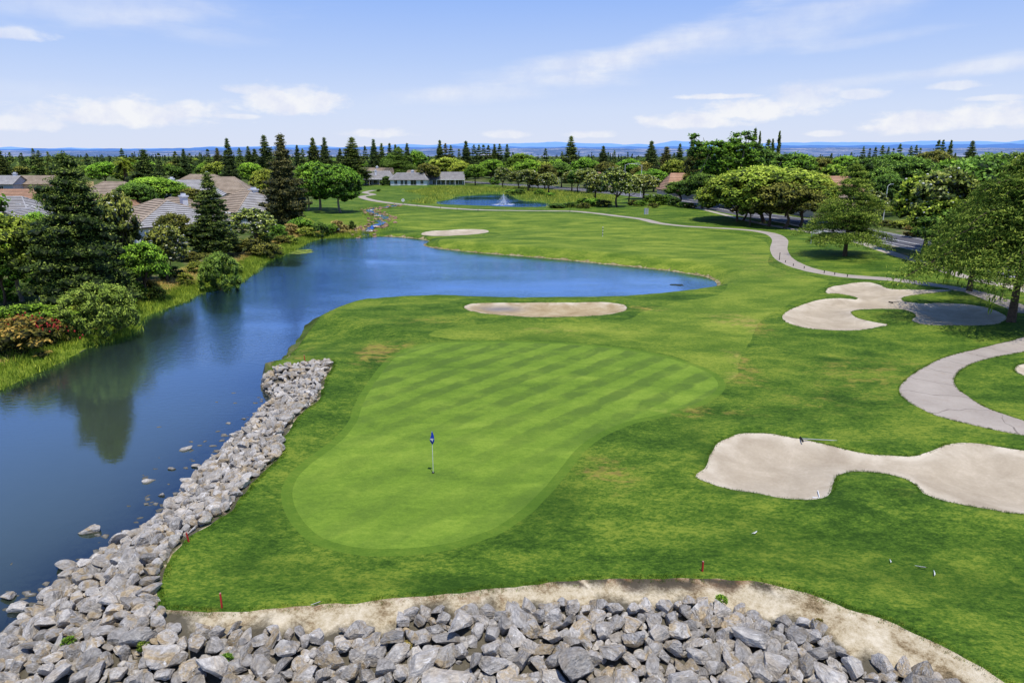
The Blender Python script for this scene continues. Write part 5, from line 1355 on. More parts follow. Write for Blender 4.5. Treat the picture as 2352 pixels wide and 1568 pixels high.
# far woods as one mass
def woods():
    r = np.random.default_rng(9)
    U = []
    Vs, Qs, Ts, tn, n = [], [], [], [], 0
    N = 6400
    d = np.exp(r.uniform(math.log(560), math.log(5200), N)); a = r.uniform(-0.98, 0.98, N)
    for i in range(N):
        x, y = d[i] * math.tan(a[i]) * .95, d[i]
        big = 1 + (d[i] > 1400) * 0.8 + (d[i] > 2600) * 1.2
        con = r.random() < 0.10
        h = r.uniform(7, 12) if not con else r.uniform(13, 19)
        w = (r.uniform(8, 13) if not con else r.uniform(5, 7)) * big
        h = min(h, 13.5 if not con else 18)
        k = 34 if d[i] < 1500 else 16
        u = r.normal(size=(k, 3)); u /= np.linalg.norm(u, axis=1)[:, None]; u[:, 2] = np.abs(u[:, 2])
        if con:
            zz = r.random(k); P = np.column_stack([u[:, 0] * w / 2 * (1 - zz), u[:, 1] * w / 2 * (1 - zz), zz * h])
        else:
            P = u * np.array([w / 2, w / 2, h * .55]) * r.uniform(.8, 1.1, (k, 1)) + [0, 0, h * .42]
        P += [x, y, 0]
        ls = (1.9 if k == 34 else 2.9) * (0.7 if con else 1) * big ** .6
        ln = r.uniform(.7, 1.3, k) * ls * .5
        V, Q = leaves_at(P, np.cross(u, r.normal(size=(k, 3))), u + r.normal(size=(k, 3)) * .35, ln, ln * .75)
        base = (0.12 if con else r.uniform(.25, .85))
        t = np.clip(base + r.normal(size=k) * .12, 0, 1)
        Vs.append(V); Qs.append(Q + n); n += len(V); tn.append(np.repeat(t, 4))
        v = ICO1[0] * np.array([w * .44, w * .44, h * .5]) * (np.array([.5, .5, 1]) if con else 1) + [x, y, h * .42]
        Vs.append(v); Ts.append(ICO1[1] + n); n += len(v); tn.append(np.full(len(v), base * .4))  # darker core tint paints the shade within each crown
    mesh_obj('distant_woods', np.concatenate(Vs), [np.concatenate(Qs), np.concatenate(Ts)], L['farwood'], attrs={'tint': np.concatenate(tn)}, kind='stuff', label='continuous dark tree cover stretching to the foothills', cat='woods')
woods()

# long grass on the banks
def tufts(name, P, hgt, n_bl, mat, label, seed, dens_t=0.5, spread=0.22):
    r = np.random.default_rng(seed)
    k = n_bl; n = len(P)
    B = np.repeat(P, k, 0) + np.column_stack([r.normal(size=n * k) * spread, r.normal(size=n * k) * spread, np.zeros(n * k)])
    h = hgt * r.uniform(.5, 1.3, n * k)
    lean = r.normal(size=(n * k, 2)) * 0.35
    tip = B + np.column_stack([lean * h[:, None], h])
    side = r.normal(size=(n * k, 3)); side[:, 2] = 0; side /= np.linalg.norm(side, axis=1)[:, None]
    w = (h * 0.09)[:, None]
    V = np.empty((n * k, 3, 3)); V[:, 0] = B - side * w; V[:, 1] = B + side * w; V[:, 2] = tip
    t = np.repeat(np.clip(dens_t + r.normal(size=n) * .2, 0, 1), k) + r.normal(size=n * k) * .1
    mesh_obj(name, V.reshape(-1, 3), np.arange(n * k * 3).reshape(-1, 3), L[mat], attrs={'tint': np.repeat(np.clip(t, .03, 1), 3)}, kind='stuff', label=label, cat='grass')
rs = np.random.default_rng(51)
X = rs.uniform(-70, 0, 60000); Y = rs.uniform(30, 150, 60000)
m = inside(LEFTBANK, X, Y); X, Y = X[m], Y[m]
dlk = sdist(LAKE, X, Y, 20)
m = (dlk > -0.1) & (dlk < 3.4 + 1.4 * np.sin(X * .9)); X1, Y1 = X[m][:5200], Y[m][:5200]
tufts('shore_grass', np.column_stack([X1, Y1, hfun(X1, Y1)]), 0.42, 11, 'tall', 'bright green long grass fringing the left lake shore', 1, 0.55, 0.28)
m = (dlk > 3.0) & (dlk < 9); X2, Y2 = X[m][:3000], Y[m][:3000]
tufts('dry_grass', np.column_stack([X2, Y2, hfun(X2, Y2)]), 0.30, 7, 'dry', 'straw coloured dry grass higher on the left bank', 2, 0.5, 0.3)
X = rs.uniform(-60, 70, 30000); Y = rs.uniform(195, 420, 30000)
pxx = CX + F * X / (Y * CP + CAMH * SP); m = inside(REEDS, X, Y) & (sdist(POND, X, Y, 20) > 0.6) & ((Y > 238) | (pxx > 1262) | ((pxx < 1000) & (Y > 225))); X, Y = X[m][:3600], Y[m][:3600]
if len(X): tufts('pond_reeds', np.column_stack([X, Y, hfun(X, Y)]), 0.8, 7, 'reed', 'yellow green reeds and weeds around the fountain pond', 3, 0.6, 1.0)
# soft lip of long grass along the lake edge of the lawns
X = rs.uniform(-40, 60, 90000); Y = rs.uniform(45, 135, 90000)
dlk = sdist(LAKE, X, Y, 6); m = (dlk > 0.25) & (dlk < 0.9) & inside(COURSE, X, Y) & ~inside(LEFTBANK, X, Y) & ~inside(DIRT, X, Y); X, Y = X[m][:3500], Y[m][:3500]
tufts('water_edge_grass', np.column_stack([X, Y, hfun(X, Y)]), 0.16, 6, 'tall', 'uneven grass overhanging the lake edge of the lawn', 4, 0.2, 0.2)

# ragged grass hanging over bunker lips, path edges and the bare soil
def edge_points(P, closed, n, lo, hi, ymax):
    P = np.asarray(P); Q = np.roll(P, -1, 0) if closed else P[1:]; P0 = P if closed else P[:-1]
    Ln = np.linalg.norm(Q - P0, axis=1); Ln = np.where((P0[:, 1] > ymax) | (P0[:, 1] < 14), 0, Ln)
    j = rs.choice(len(Ln), n, p=Ln / Ln.sum()); t = rs.random(n)[:, None]
    c = P0[j] + (Q[j] - P0[j]) * t
    T_ = (Q[j] - P0[j]) / (Ln[j][:, None] + 1e-9); N_ = np.stack([-T_[:, 1], T_[:, 0]], 1)
    return c + N_ * rs.uniform(lo, hi, n)[:, None] * rs.choice([-1, 1], n)[:, None]
EP = []
for nm, B in BUNKERS:
    q = edge_points(B, True, 2600 if nm in ('near', 'claw') else 900, 0.0, 0.14, 140)
    EP.append(q[sdist(B, q[:, 0], q[:, 1]) > -0.04])
q = edge_points(GE, False, 3800, 0.0, 0.22, 60); EP.append(q[~inside(DIRT, q[:, 0], q[:, 1]) | (rs.random(len(q)) < .35)])
q = edge_points(PATH_NEAR, True, 2200, 0.0, 0.07, 80); EP.append(q[sdist(PATH_NEAR, q[:, 0], q[:, 1]) > -0.05])
EP = np.concatenate(EP)
L['turf'] = leaf_mat('turf_blades', (0.012, 0.035, 0.004), (0.035, 0.080, 0.007), (0.09, 0.13, 0.016), 0.3)
tufts('lawn_edge_grass', np.column_stack([EP, hfun(EP[:, 0], EP[:, 1]) - .01]), 0.075, 9, 'turf', 'ragged uncut grass along bunker lips and lawn edges', 12, 0.45, 0.05)
# ------------------------------------------------------------------ houses
def tile_mat(name, a, b, c):
    k = NT(name); o = k.obj()
    n1 = k.noise(o, 0.5, 4, 0.6); n2 = k.noise(o, 5, 5, 0.7)
    v = k.math('ADD', k.math('MULTIPLY', n1, 0.55), k.math('MULTIPLY', n2, 0.45))
    return k.finish(k.ramp(v, [(0.36, a), (0.52, b), (0.66, c)]), 0.8, n2, 0.3, 0.03, 0.3)
M['roof_grey'] = tile_mat('grey_roof_tiles', (0.30, 0.29, 0.29), (0.42, 0.41, 0.41), (0.54, 0.53, 0.52))
M['roof_tan'] = tile_mat('tan_roof_tiles', (0.26, 0.20, 0.14), (0.38, 0.30, 0.22), (0.50, 0.41, 0.31))
M['roof_orange'] = tile_mat('terracotta_roof_tiles', (0.36, 0.20, 0.12), (0.50, 0.29, 0.18), (0.60, 0.38, 0.25))
M['riser'] = plain('tile_edge', (0.10, 0.085, 0.07), 0.9)
M['wall_white'] = plain('white_stucco', (0.66, 0.67, 0.72), 0.85, 0.06)
M['wall_grey'] = plain('blue_grey_stucco', (0.36, 0.39, 0.46), 0.85, 0.06)
M['wall_beige'] = plain('beige_stucco', (0.52, 0.45, 0.36), 0.85, 0.06)
M['trim'] = plain('white_trim', (0.78, 0.78, 0.78), 0.6, 0.04)
M['glass'] = plain('dark_window_glass', (0.025, 0.03, 0.04), 0.08, 0.3, 1.0, 0.0, 0.7)
M['solar'] = plain('solar_cells', (0.02, 0.03, 0.07), 0.15, 0.2, 2.0, 0.0, 0.6)
M['metal'] = plain('grey_metal', (0.45, 0.46, 0.48), 0.45, 0.1, 3, 0.3)
M['black'] = plain('black_paint', (0.015, 0.015, 0.015), 0.6)
M['white'] = plain('white_enamel', (0.8, 0.8, 0.8), 0.4, 0.03)
M['red'] = plain('red_paint', (0.45, 0.03, 0.03), 0.6)
M['wood'] = plain('weathered_wood', (0.30, 0.25, 0.20), 0.85, 0.3)

def courses(mb, ed, e0, e1, r0, r1, n):
    e0, e1, r0, r1 = [np.array(v, float) for v in (e0, e1, r0, r1)]
    for i in range(n):
        t0, t1 = i / n, (i + 1) / n
        a, b = e0 + (r0 - e0) * t0, e1 + (r1 - e1) * t0
        c, d = e1 + (r1 - e1) * t1, e0 + (r0 - e0) * t1
        up = np.array([0, 0, 0.13])
        mb.quad(a + up, b + up, c, d)
        ed.quad(a - [0, 0, 0.02], b - [0, 0, 0.02], b + up, a + up)

def house(label, px, base, w, d, eave, ridge, rot, roofm, wallm, hip=0.0, over=0.55, n=14, windows=(), chimneys=(), patio=None, solar=None, cat='house', name='house', ysh=0.0, sheen_mat=None):
    if isinstance(base, tuple): x, y, z = GP(px, base[1])
    else: x, y = at_dist(px, base); z = hz(x, y)
    root = empty(name, (x, y, z), rot, label=label, cat=cat)
    hw, hd = w / 2, d / 2
    wb = MB(); wb.box(-hw, -hd, -0.4, hw, hd, eave)
    if hip <= 0:
        for s in (-1, 1):
            wb.tri((s * (hw - .003), -hd, eave), (s * (hw - .003), hd, eave), (s * (hw - .003), 0, ridge - 0.15))
    wb.build('wall', M[wallm], root)
    sl = (ridge - eave) / hd
    ex, ey, ez = hw + over, hd + over, eave - sl * over
    hx = max(0.3, ex - hip) if hip > 0 else ex
    rf, ed = MB(), MB(); rf2 = MB() if sheen_mat else rf
    for s in (-1, 1):
        A = (-s * -ex, s * ey, ez); B = (-s * ex, s * ey, ez)
        courses(rf, ed, (s * -ex, s * -ey, ez), (s * ex, s * -ey, ez), (s * -hx, 0, ridge), (s * hx, 0, ridge), n)
        if hip > 0: courses(rf2, ed, (s * ex, s * -ey, ez), (s * ex, s * ey, ez), (s * hx, -0.01 * s, ridge), (s * hx, 0.01 * s, ridge), n)
        else: ed.quad((s * ex, -ey, ez - .15), (s * ex, 0, ridge - .15), (s * ex, 0, ridge), (s * ex, -ey, ez)); ed.quad((s * ex, ey, ez - .15), (s * ex, 0, ridge - .15), (s * ex, 0, ridge), (s * ex, ey, ez))
    rf.quad((-ex, -ey, ez - .12), (-ex, ey, ez - .12), (ex, ey, ez - .12), (ex, -ey, ez - .12))
    rf.tube([(-hx, 0, ridge + .05), (hx, 0, ridge + .05)], 0.13, 6)
    if hip > 0:
        for sx in (-1, 1):
            for sy in (-1, 1): rf.tube([(sx * ex, sy * ey, ez + .08), (sx * hx, 0, ridge + .05)], 0.13, 6)
    roof = rf.build('roof', M[roofm], root)
    ed.build('tile_edges', M['riser'], roof)
    if sheen_mat: rf2.build('roof_slope', M[sheen_mat], roof)  # end slopes of a tan roof coloured grey to paint in sun sheen
    for (cx, cy, cw, ch) in chimneys:
        c = MB(); z0 = max(0, eave - 1)
        c.box(cx - cw, cy - cw * .7, z0, cx + cw, cy + cw * .7, ridge + ch)
        c.box(cx - cw - .18, cy - cw * .7 - .18, ridge + ch + .003, cx + cw + .18, cy + cw * .7 + .18, ridge + ch + .28)
        c.box(cx - cw * .6, cy - cw * .45, ridge + ch + .283, cx + cw * .6, cy + cw * .45, ridge + ch + .7)
        ch_o = c.build('chimney', M['wall_white'], roof)
        k = MB(); k.box(cx - cw * .45, cy - cw * .3, ridge + ch + .703, cx + cw * .45, cy + cw * .3, ridge + ch + .8); k.build('flue_cap', M['black'], roof)
    for (side, u, z0, ww, wh) in windows:
        f, g = MB(), MB()
        def P(a, off, zz):
            if side == 'S': return (a, -hd - off, zz)
            if side == 'N': return (a, hd + off, zz)
            if side == 'E': return (hw + off, a, zz)
            return (-hw - off, a, zz)
        def bx(m, a0, a1, z0_, z1_, o0, o1):
            p = [P(a0, o0, z0_), P(a1, o1, z1_)]
            lo = np.minimum(*p); hi = np.maximum(*p); m.box(*lo, *hi)
        bx(f, u - ww / 2 - .09, u + ww / 2 + .09, z0 + wh, z0 + wh + .1, .003, .07); bx(f, u - ww / 2 - .09, u + ww / 2 + .09, z0 - .1, z0, .003, .09)
        bx(f, u - ww / 2 - .09, u - ww / 2, z0, z0 + wh, .003, .07); bx(f, u + ww / 2, u + ww / 2 + .09, z0, z0 + wh, .003, .07)
        bx(f, u - .03, u + .03, z0, z0 + wh, .03, .06)
        bx(g, u - ww / 2, u + ww / 2, z0, z0 + wh, .004, .025)
        fo = f.build('window', M['trim'], root); g.build('pane', M['glass'], fo)
    if patio:
        u0, u1, dep, hh = patio
        c = MB(); c.box(u0, -hd - dep, hh, u1, -hd - .01, hh + .16)
        for q in np.arange(u0, u1, 0.6): c.box(q, -hd - dep - .3, hh + .163, q + .12, -hd - .02, hh + .28)
        pc = c.build('patio_cover', M['trim'], root)
        for q in np.linspace(u0 + .15, u1 - .15, max(2, int((u1 - u0) / 3.5))):
            pp = MB(); pp.box(q - .09, -hd - dep + .1, -0.2, q + .09, -hd - dep + .28, hh - .003); pp.build('post', M['trim'], pc)
    if solar:
        s = MB(); u0, u1, t0, t1 = solar
        fr = MB()
        for i in range(3):
            for j in range(2):
                ua = u0 + (u1 - u0) * i / 3 + .03; ub = u0 + (u1 - u0) * (i + 1) / 3 - .03
                ta = t0 + (t1 - t0) * j / 2 + .01; tb_ = t0 + (t1 - t0) * (j + 1) / 2 - .01
                q = lambda u, t: (u, -ey + ey * t, ez + (ridge - ez) * t + .22)
                s.quad(q(ua, ta), q(ub, ta), q(ub, tb_), q(ua, tb_))
        q = lambda u, t: (u, -ey + ey * t, ez + (ridge - ez) * t + .19)
        fr.quad(q(u0, t0), q(u1, t0), q(u1, t1), q(u0, t1))
        so_ = fr.build('solar_panel', M['metal'], roof); s.build('solar_cells', M['solar'], roof)
    return root

W3 = [('S', a, 0.25, 1.7, 2.1) for a in (-6.5, -3.8)]
house('grey roofed lawn house farthest right, long white patio cover', 1026, ('y', 423.5), 18, 11, 2.9, 6.3, 0.10, 'roof_grey', 'wall_grey', windows=[('S', a, .2, 1.6, 2.1) for a in (-6.5, -4.2, -1.9, 0.4, 2.8, 5.2, 7.2)] + [('W', 0, 1, 1.2, 1.2)], patio=(-5.5, 9.5, 2.6, 2.55))
house('grey roofed lawn house in the middle with white walls', 943, ('y', 424.5), 19, 10, 2.9, 6.0, -0.06, 'roof_grey', 'wall_white', windows=[('S', -6.6, .5, 1.5, 1.9), ('S', -3.4, .2, 1.4, 2.2), ('S', -1.3, .2, 1.4, 2.2), ('S', 2.6, .1, 3.0, 2.4), ('S', 7.0, .6, 1.5, 1.8)], chimneys=((1, 1.5, .7, .8),), hip=3.0)
house('grey roofed lawn house half hidden by the elms', 866, ('y', 423), 18, 12, 3.0, 6.8, 0.04, 'roof_grey', 'wall_grey', windows=[('S', a, .2, 1.8, 2.1) for a in (-6, -3, 0, 3, 6)], patio=(-8, 8, 3.0, 2.7), chimneys=((0, -3, .5, .2),), hip=2.5)
house('tan roofed house behind the left lawn house', 868, 390, 20, 12, 3.2, 8.2, 0.02, 'roof_tan', 'wall_beige', chimneys=((0, 0, .6, .5),), hip=2)
house('tan roof peeking behind the middle lawn house', 962, 385, 16, 10, 3.0, 7.0, 0.0, 'roof_tan', 'wall_beige', hip=3)
house('ribbed tan tile house right of the conical pine, white patio', 572, 166, 17, 17, 3.0, 7.0, -0.62, 'roof_tan', 'wall_white', hip=7.5, n=13, windows=[('W', -5, .4, 1.2, 1.6), ('S', -5, .3, 1.4, 2.0), ('S', 3, .2, 2.4, 2.2)], chimneys=((1.5, 1, .9, .1),), patio=(-1, 7, 3.2, 2.6), sheen_mat='roof_grey')
house('ribbed tile house with big white chimney behind the magnolias', 382, 131, 19, 17, 3.2, 7.0, -0.75, 'roof_tan', 'wall_white', hip=7.5, n=13, windows=[('S', -6, .6, 1.2, 1.5), ('W', -4, .5, 1.4, 1.5)], chimneys=((-2.6, -5.8, .85, -.6), (-1.0, 4.5, .7, .3)), sheen_mat='roof_grey')
house('tan hipped wing attached behind the white chimney house', 418, 142, 15, 12, 3.2, 6.6, -0.62, 'roof_tan', 'wall_white', hip=5, n=14)
house('pale grey hipped roof house behind the wide canopy tree', 442, 218, 18, 16, 3.2, 7.6, 0.3, 'roof_grey', 'wall_white', hip=6, n=13, chimneys=((-5, 0, .7, .4),), windows=[('S', 5, .8, 1.4, 1.4)])
house('tan hipped roof house behind the pale grey one', 505, 240, 22, 15, 3.2, 8.0, 0.15, 'roof_tan', 'wall_beige', hip=6, n=13)
house('tan roof house left of the tall behind redwood', 470, 285, 22, 14, 3.2, 7.4, -0.2, 'roof_tan', 'wall_beige', hip=6, n=11, chimneys=((2, 0, .7, .5),))
house('tan hipped roof house beside two white chimneys', 272, 200, 19, 15, 3.0, 7.6, -0.35, 'roof_tan', 'wall_beige', hip=6, n=13, chimneys=((7, 4, .7, -.4), (8.8, 5.2, .6, -.4)))
house('terracotta roof house right of the huge pine', 248, 176, 13, 12, 2.8, 5.2, 0.3, 'roof_orange', 'wall_white', hip=4, n=11)
house('long terracotta roof house at the left edge', 52, 176, 24, 16, 3.0, 6.6, 0.05, 'roof_orange', 'wall_beige', hip=6, n=13)
house('grey tiled house with solar panels at the left edge', 22, 138, 17, 15, 3.2, 7.0, 0.1, 'roof_grey', 'wall_grey', hip=5.5, n=16, solar=(-5.5, -0.2, .12, .62), windows=[('S', 2.5, 1.2, 1.2, 1.3), ('S', 6, .2, 2.6, 2.2)])
house('grey gabled garage wing of the left solar house', 52, 129, 7, 8, 2.8, 5.2, 1.65, 'roof_grey', 'wall_grey', n=12, windows=[('W', 0, 2.6, .8, 1.1), ('W', 0, .1, 3.6, 1.9)])
house('small tan tile roof low at the left edge', 42, 110, 9, 8, 2.6, 4.3, -0.3, 'roof_tan', 'wall_beige', hip=3.5, n=12)
house('long beige house behind the dry field', 82, 312, 20, 12, 3.0, 6.2, 0.0, 'roof_tan', 'wall_beige', n=9, windows=[('S', a, .5, 1.6, 1.6) for a in (-6, 5, 8)])
house('blue grey house at the far left of the dry field', 15, 305, 14, 11, 3.2, 6.4, 0.0, 'roof_grey', 'wall_grey', n=9, chimneys=((5, 0, .7, .8),), windows=[('S', a, .3, 1.8, 2.0) for a in (-4, -1, 2)])
house('terracotta roof house left of the tall sycamores', 1560, 255, 13, 14, 3.2, 8.6, 0.06, 'roof_orange', 'wall_beige', hip=3.5, n=11)
house('terracotta roof house beyond the tallest middle redwood', 1385, 395, 18, 12, 3.2, 9.0, -0.3, 'roof_orange', 'wall_beige', hip=4, n=8)
house('tan roof house below the terracotta one by the lamps', 1402, 350, 12, 10, 3.2, 7.0, 0.5, 'roof_tan', 'wall_beige', hip=3, n=8)
house('terracotta roof house between big canopy and cedar', 1912, 228, 15, 16, 3.2, 8.4, 0.05, 'roof_orange', 'wall_beige', hip=3.5, n=12)
house('low beige house with tan roof behind the roadside shrubs', 1900, 180, 13, 10, 2.8, 5.2, 0.1, 'roof_tan', 'wall_beige', hip=3, n=11)
house('beige roof far behind the right terracotta house', 1915, 330, 18, 12, 3.2, 9.4, 0.3, 'roof_tan', 'wall_beige', hip=5, n=8)
house('beige roof at the right among the oaks', 2238, 330, 16, 12, 3.2, 8, 0.3, 'roof_tan', 'wall_beige', hip=5, n=8)

# ------------------------------------------------------------------ small things on the course
def on(px, py): return GP(px, py)

# flagstick
x, y, z = on(995, 1085)
root = empty('flagstick', (x, y, z), 0, label='white golf flagstick with furled blue flag on the putting green', cat='flag')
m = MB(); m.tube([(0, 0, -.1), (0, 0, 2.18)], 0.017, 8); m.build('pole', plain('pale_pole', (0.72, 0.74, 0.62), 0.5), root)
m = MB(); m.tube([(0, 0, .004), (0, 0, .012)], 0.075, 16); m.build('cup', M['black'], root)
mb = MB()
prof = [(2.19, .012, .0), (2.10, .035, .005), (2.0, .055, .01), (1.9, .075, .005), (1.8, .095, -.01), (1.7, .105, -.01), (1.62, .085, 0), (1.55, .045, .005), (1.50, .02, .01)]
rings = []
K = 14
for zz, rad, off in prof:
    a = np.arange(K) / K * 2 * np.pi
    fold = 1 + .22 * np.sin(3 * a + zz * 4)
    rings.append(np.column_stack([np.cos(a) * rad * fold + off, np.sin(a) * rad * .6 * fold, np.full(K, zz)]))
V = np.concatenate(rings)
mb.add(V, [[i * K + j, i * K + (j + 1) % K, (i + 1) * K + (j + 1) % K, (i + 1) * K + j] for i in range(len(prof) - 1) for j in range(K)])
fl = mb.build('flag_cloth', plain('blue_flag_cloth', (0.010, 0.035, 0.38), 0.7), root, smooth=True)
e = MB()
for (a, b, c, d_) in [(-.06, 1.80, .018, .05), (-.03, 1.79, .016, .07), (.0, 1.80, .022, .06), (.035, 1.79, .028, .06), (.01, 1.74, .03, .03), (.06, 1.81, .014, .04), (.02, 1.69, .012, .03)]:
    e.box(a - c, -.085, b - d_ / 2, a + c, -.075, b + d_ / 2)
e.build('flag_emblem', M['white'], fl)

def stake(px, yb, yt, lab, lean=0.0):
    x, y, z = on(px, yb)
    h = top_z(yt, y) - z
    root = empty('hazard_stake', (x, y, z), 0.3, label=lab, cat='stake', group=None)
    root.rotation_euler = (0, lean, .3)
    m = MB(); m.box(-.028, -.028, -.15, .028, .028, h - .03); m.build('post', M['red'], root)
    m = MB(); m.box(-.026, -.026, h - .027, .026, .026, h); m.build('post_top', plain('faded_pink_top', (0.5, 0.25, 0.2)), root)
stake(510, 1395, 1361, 'upright red stake on the lawn corner above the boulders', 0.0)
stake(434, 1244, 1221, 'slightly tilted red stake on the rocks beside the lawn edge', -.12)
stake(1613, 1312, 1288, 'red stake on the lawn above the front rock slope, rightmost')
stake(701, 831, 815, 'faint distant red stake above the far tip of the rock bank', -.08)

def rake(px, py, L_, rz, lab, mat='metal'):
    x, y, z = on(px, py)
    root = empty('bunker_rake', (x, y, z + .05), rz, label=lab, cat='rake')
    m = MB(); m.tube([(-L_ / 2, 0, .03), (L_ / 2, 0, .0)], .022, 6); m.build('handle', M[mat], root)
    m = MB(); m.box(-L_ / 2 - .05, -.3, -.02, -L_ / 2, .3, .04)
    for t in np.linspace(-.27, .27, 10): m.box(-L_ / 2 - .045, t - .012, -.09, -L_ / 2 - .01, t + .012, -.022)
    m.build('rake_head', M['black' if mat == 'metal' else mat], root)
rake(1884, 1012, 1.9, -.12, 'dark rake lying on the upper lip of the near right bunker')
rake(1880, 1137, 0.8, 1.25, 'white rake standing at the lower lip of the near right bunker', 'white')
rake(2060, 694, 1.5, .25, 'dark rake lying in the far claw shaped bunker', 'black')

def feather(px, py, L_, rz, mat, lab):
    x, y, z = on(px, py)
    root = empty('feather', (x, y, z + .04), rz, label=lab, cat='feather')
    V = []; Q = []
    N = 9
    for i in range(N):
        t = i / (N - 1); w = .022 * math.sin(math.pi * (t * .9 + .08)) ** .7
        V += [(t * L_, -w + .08 * t * t, .03 + .03 * t), (t * L_, .08 * t * t, .05 + .03 * t), (t * L_, w + .08 * t * t, .03 + .03 * t)]
    for i in range(N - 1):
        Q += [[i * 3, i * 3 + 1, i * 3 + 4, i * 3 + 3], [i * 3 + 1, i * 3 + 2, i * 3 + 5, i * 3 + 4]]
    mesh_obj('vane', V, np.array(Q), M[mat], root)
    m = MB(); m.tube([(-.08, 0, .045), (L_ * .8, .05, .08)], .006, 5); m.build('quill', M['white'], root)
feather(2146, 1324, .30, .9, 'white', 'curved white feather lying on the right lawn')
feather(2106, 1304, .34, -.6, 'black', 'black feather beside the white one on the right lawn')
feather(2046, 1294, .12, .9, 'white', 'small pale feather left of the black feather')
feather(1730, 1228, .24, .3, 'white', 'grey white feather between bunker and red stake')
feather(720, 1392, .3, .3, 'black', 'dark feather on the grass near the lawn corner')

# yardage pole, utility box, signs, posts
x, y, z = on(1384, 543)
root = empty('yardage_pole', (x, y, z), 0, label='black and white striped yardage pole in the fairway', cat='marker')
for i in range(7):
    m = MB(); m.tube([(0, 0, i * .27 + .002), (0, 0, i * .27 + .27)], .06, 8); m.build('band', M['white' if i % 2 == 0 else 'black'], root)
x, y, z = on(1484, 492)
root = empty('utility_box', (x, y, z), .2, label='pale utility box on the lawn above the cart path', cat='utility box')
m = MB(); m.box(-.45, -.35, -.1, .45, .35, 1.35); m.build('body', M['wall_white'], root)
m = MB(); m.box(-.5, -.4, 1.353, .5, .4, 1.48); m.build('lid', M['metal'], root)
m = MB(); m.box(-.38, -.375, .15, .38, -.353, 1.2); m.build('door', M['metal'], root)
x, y, z = on(926, 470)
root = empty('round_sign', (x, y, z), 0, label='round white sign on a post beside the far cart path', cat='sign')
m = MB(); m.tube([(0, 0, -.1), (0, 0, .9)], .06, 6); m.build('post', M['black'], root)
m = MB(); m.tube([(0, -.05, 1.35), (0, .05, 1.35)], .5, 20); m.build('face', M['white'], root)
m = MB(); m.box(-.05, -.075, 1.1, .05, -.055, 1.65); m.build('marking', M['black'], root)
x, y, z = on(1872, 560)
root = empty('notice_board', (x, y, z), .05, label='blank white panel board at the left side of the lawn cedar', cat='sign')
m = MB(); m.box(-.9, -.04, 1.75, .9, .04, 2.85); m.build('sign_board', M['white'], root)
for s in (-.7, .7):
    m = MB(); m.box(s - .05, .043, -.1, s + .05, .13, 2.8); m.build('post', M['metal'], root)
x, y, z = on(777, 527)
root = empty('white_box', (x, y, z), 0, label='small white box on a post by the reddish weeds', cat='box')
m = MB(); m.box(-.28, -.2, .55, .28, .2, 1.15); m.build('body', M['white'], root)
m = MB(); m.tube([(0, 0, -.1), (0, 0, .548)], .05, 6); m.build('post', M['black'], root)
for i, (px, py, h, lab) in enumerate([(1790, 597, 1.0, 'tall dark post at the bend of the cart path'), (1309, 486, 1.1, 'dark post on the far straight of the cart path'), (1804, 603, .25, 'low dark path edge light nearest the tall post'), (1822, 611, .25, 'second low dark light along the cart path edge'),
                           (1847, 617, .25, 'third low dark light along the cart path edge'), (1893, 627, .25, 'fourth low dark light along the cart path edge'), (1917, 631, .25, 'fifth low dark light along the cart path edge'), (1946, 636, .25, 'low dark light where the cart path nears the claw bunker'),
                           (958, 474, .5, 'tiny dark post right of the round sign'), (1012, 479, .5, 'tiny dark post on the far path left of the pond front'), (1050, 482, .5, 'tiny dark post before the pond, second from left'), (1098, 486, .5, 'tiny dark post on the far path in front of the fountain')]):
    x, y, z = on(px, py)
    root = empty('path_post', (x, y, z), 0, label=lab, cat='post')
    m = MB(); m.tube([(0, 0, -.1), (0, 0, h)], .05, 8); m.build('shaft', M['black'], root)
    m = MB(); m.tube([(0, 0, h + .003), (0, 0, h + .07)], .075, 8); m.build('cap', M['black'], root)

def lamp(px, base, ytop, arms, lab, armL=2.4):
    if isinstance(base, tuple): x, y, z = on(px, base[1])
    else: x, y = at_dist(px, base); z = hz(x, y)
    h = top_z(ytop, y) - z
    root = empty('street_lamp', (x, y, z), 0, label=lab, cat='street lamp')
    m = MB(); m.tube([(0, 0, -.2), (0, 0, h * .5), (0, 0, h - .5)], [.12, .09, .07], 8); m.build('pole', M['white'], root)
    for s in arms:
        m = MB(); m.tube([(0, 0, h - .7), (s * armL * .3, 0, h - .25), (s * armL, 0, h)], .05, 6); a = m.build('arm', M['white'], root)
        m = MB(); m.box(min(s * armL, s * (armL + .7)), -.14, h - .05, max(s * armL, s * (armL + .7)), .14, h + .08); m.build('lamp_head', M['metal'], a)
lamp(103, 110, 469, (-1,), 'white street lamp arm over the bright tree left of the huge pine', 2.6)
lamp(1433, 270, 375, (1,), 'left one of two tall road lamps with facing curved arms', 5.0)
lamp(1471, 262, 376, (-1,), 'right one of two tall road lamps with facing curved arms', 4.6)
lamp(1330, 330, 375, (-1,), 'far road lamp above the brownish tree', 4.0)
lamp(1270, 350, 376, (1,), 'farthest road lamp left of the far one', 3.0)
lamp(2028, 165, 423, (1,), 'street lamp between the cedar and the flowering tree', .6)

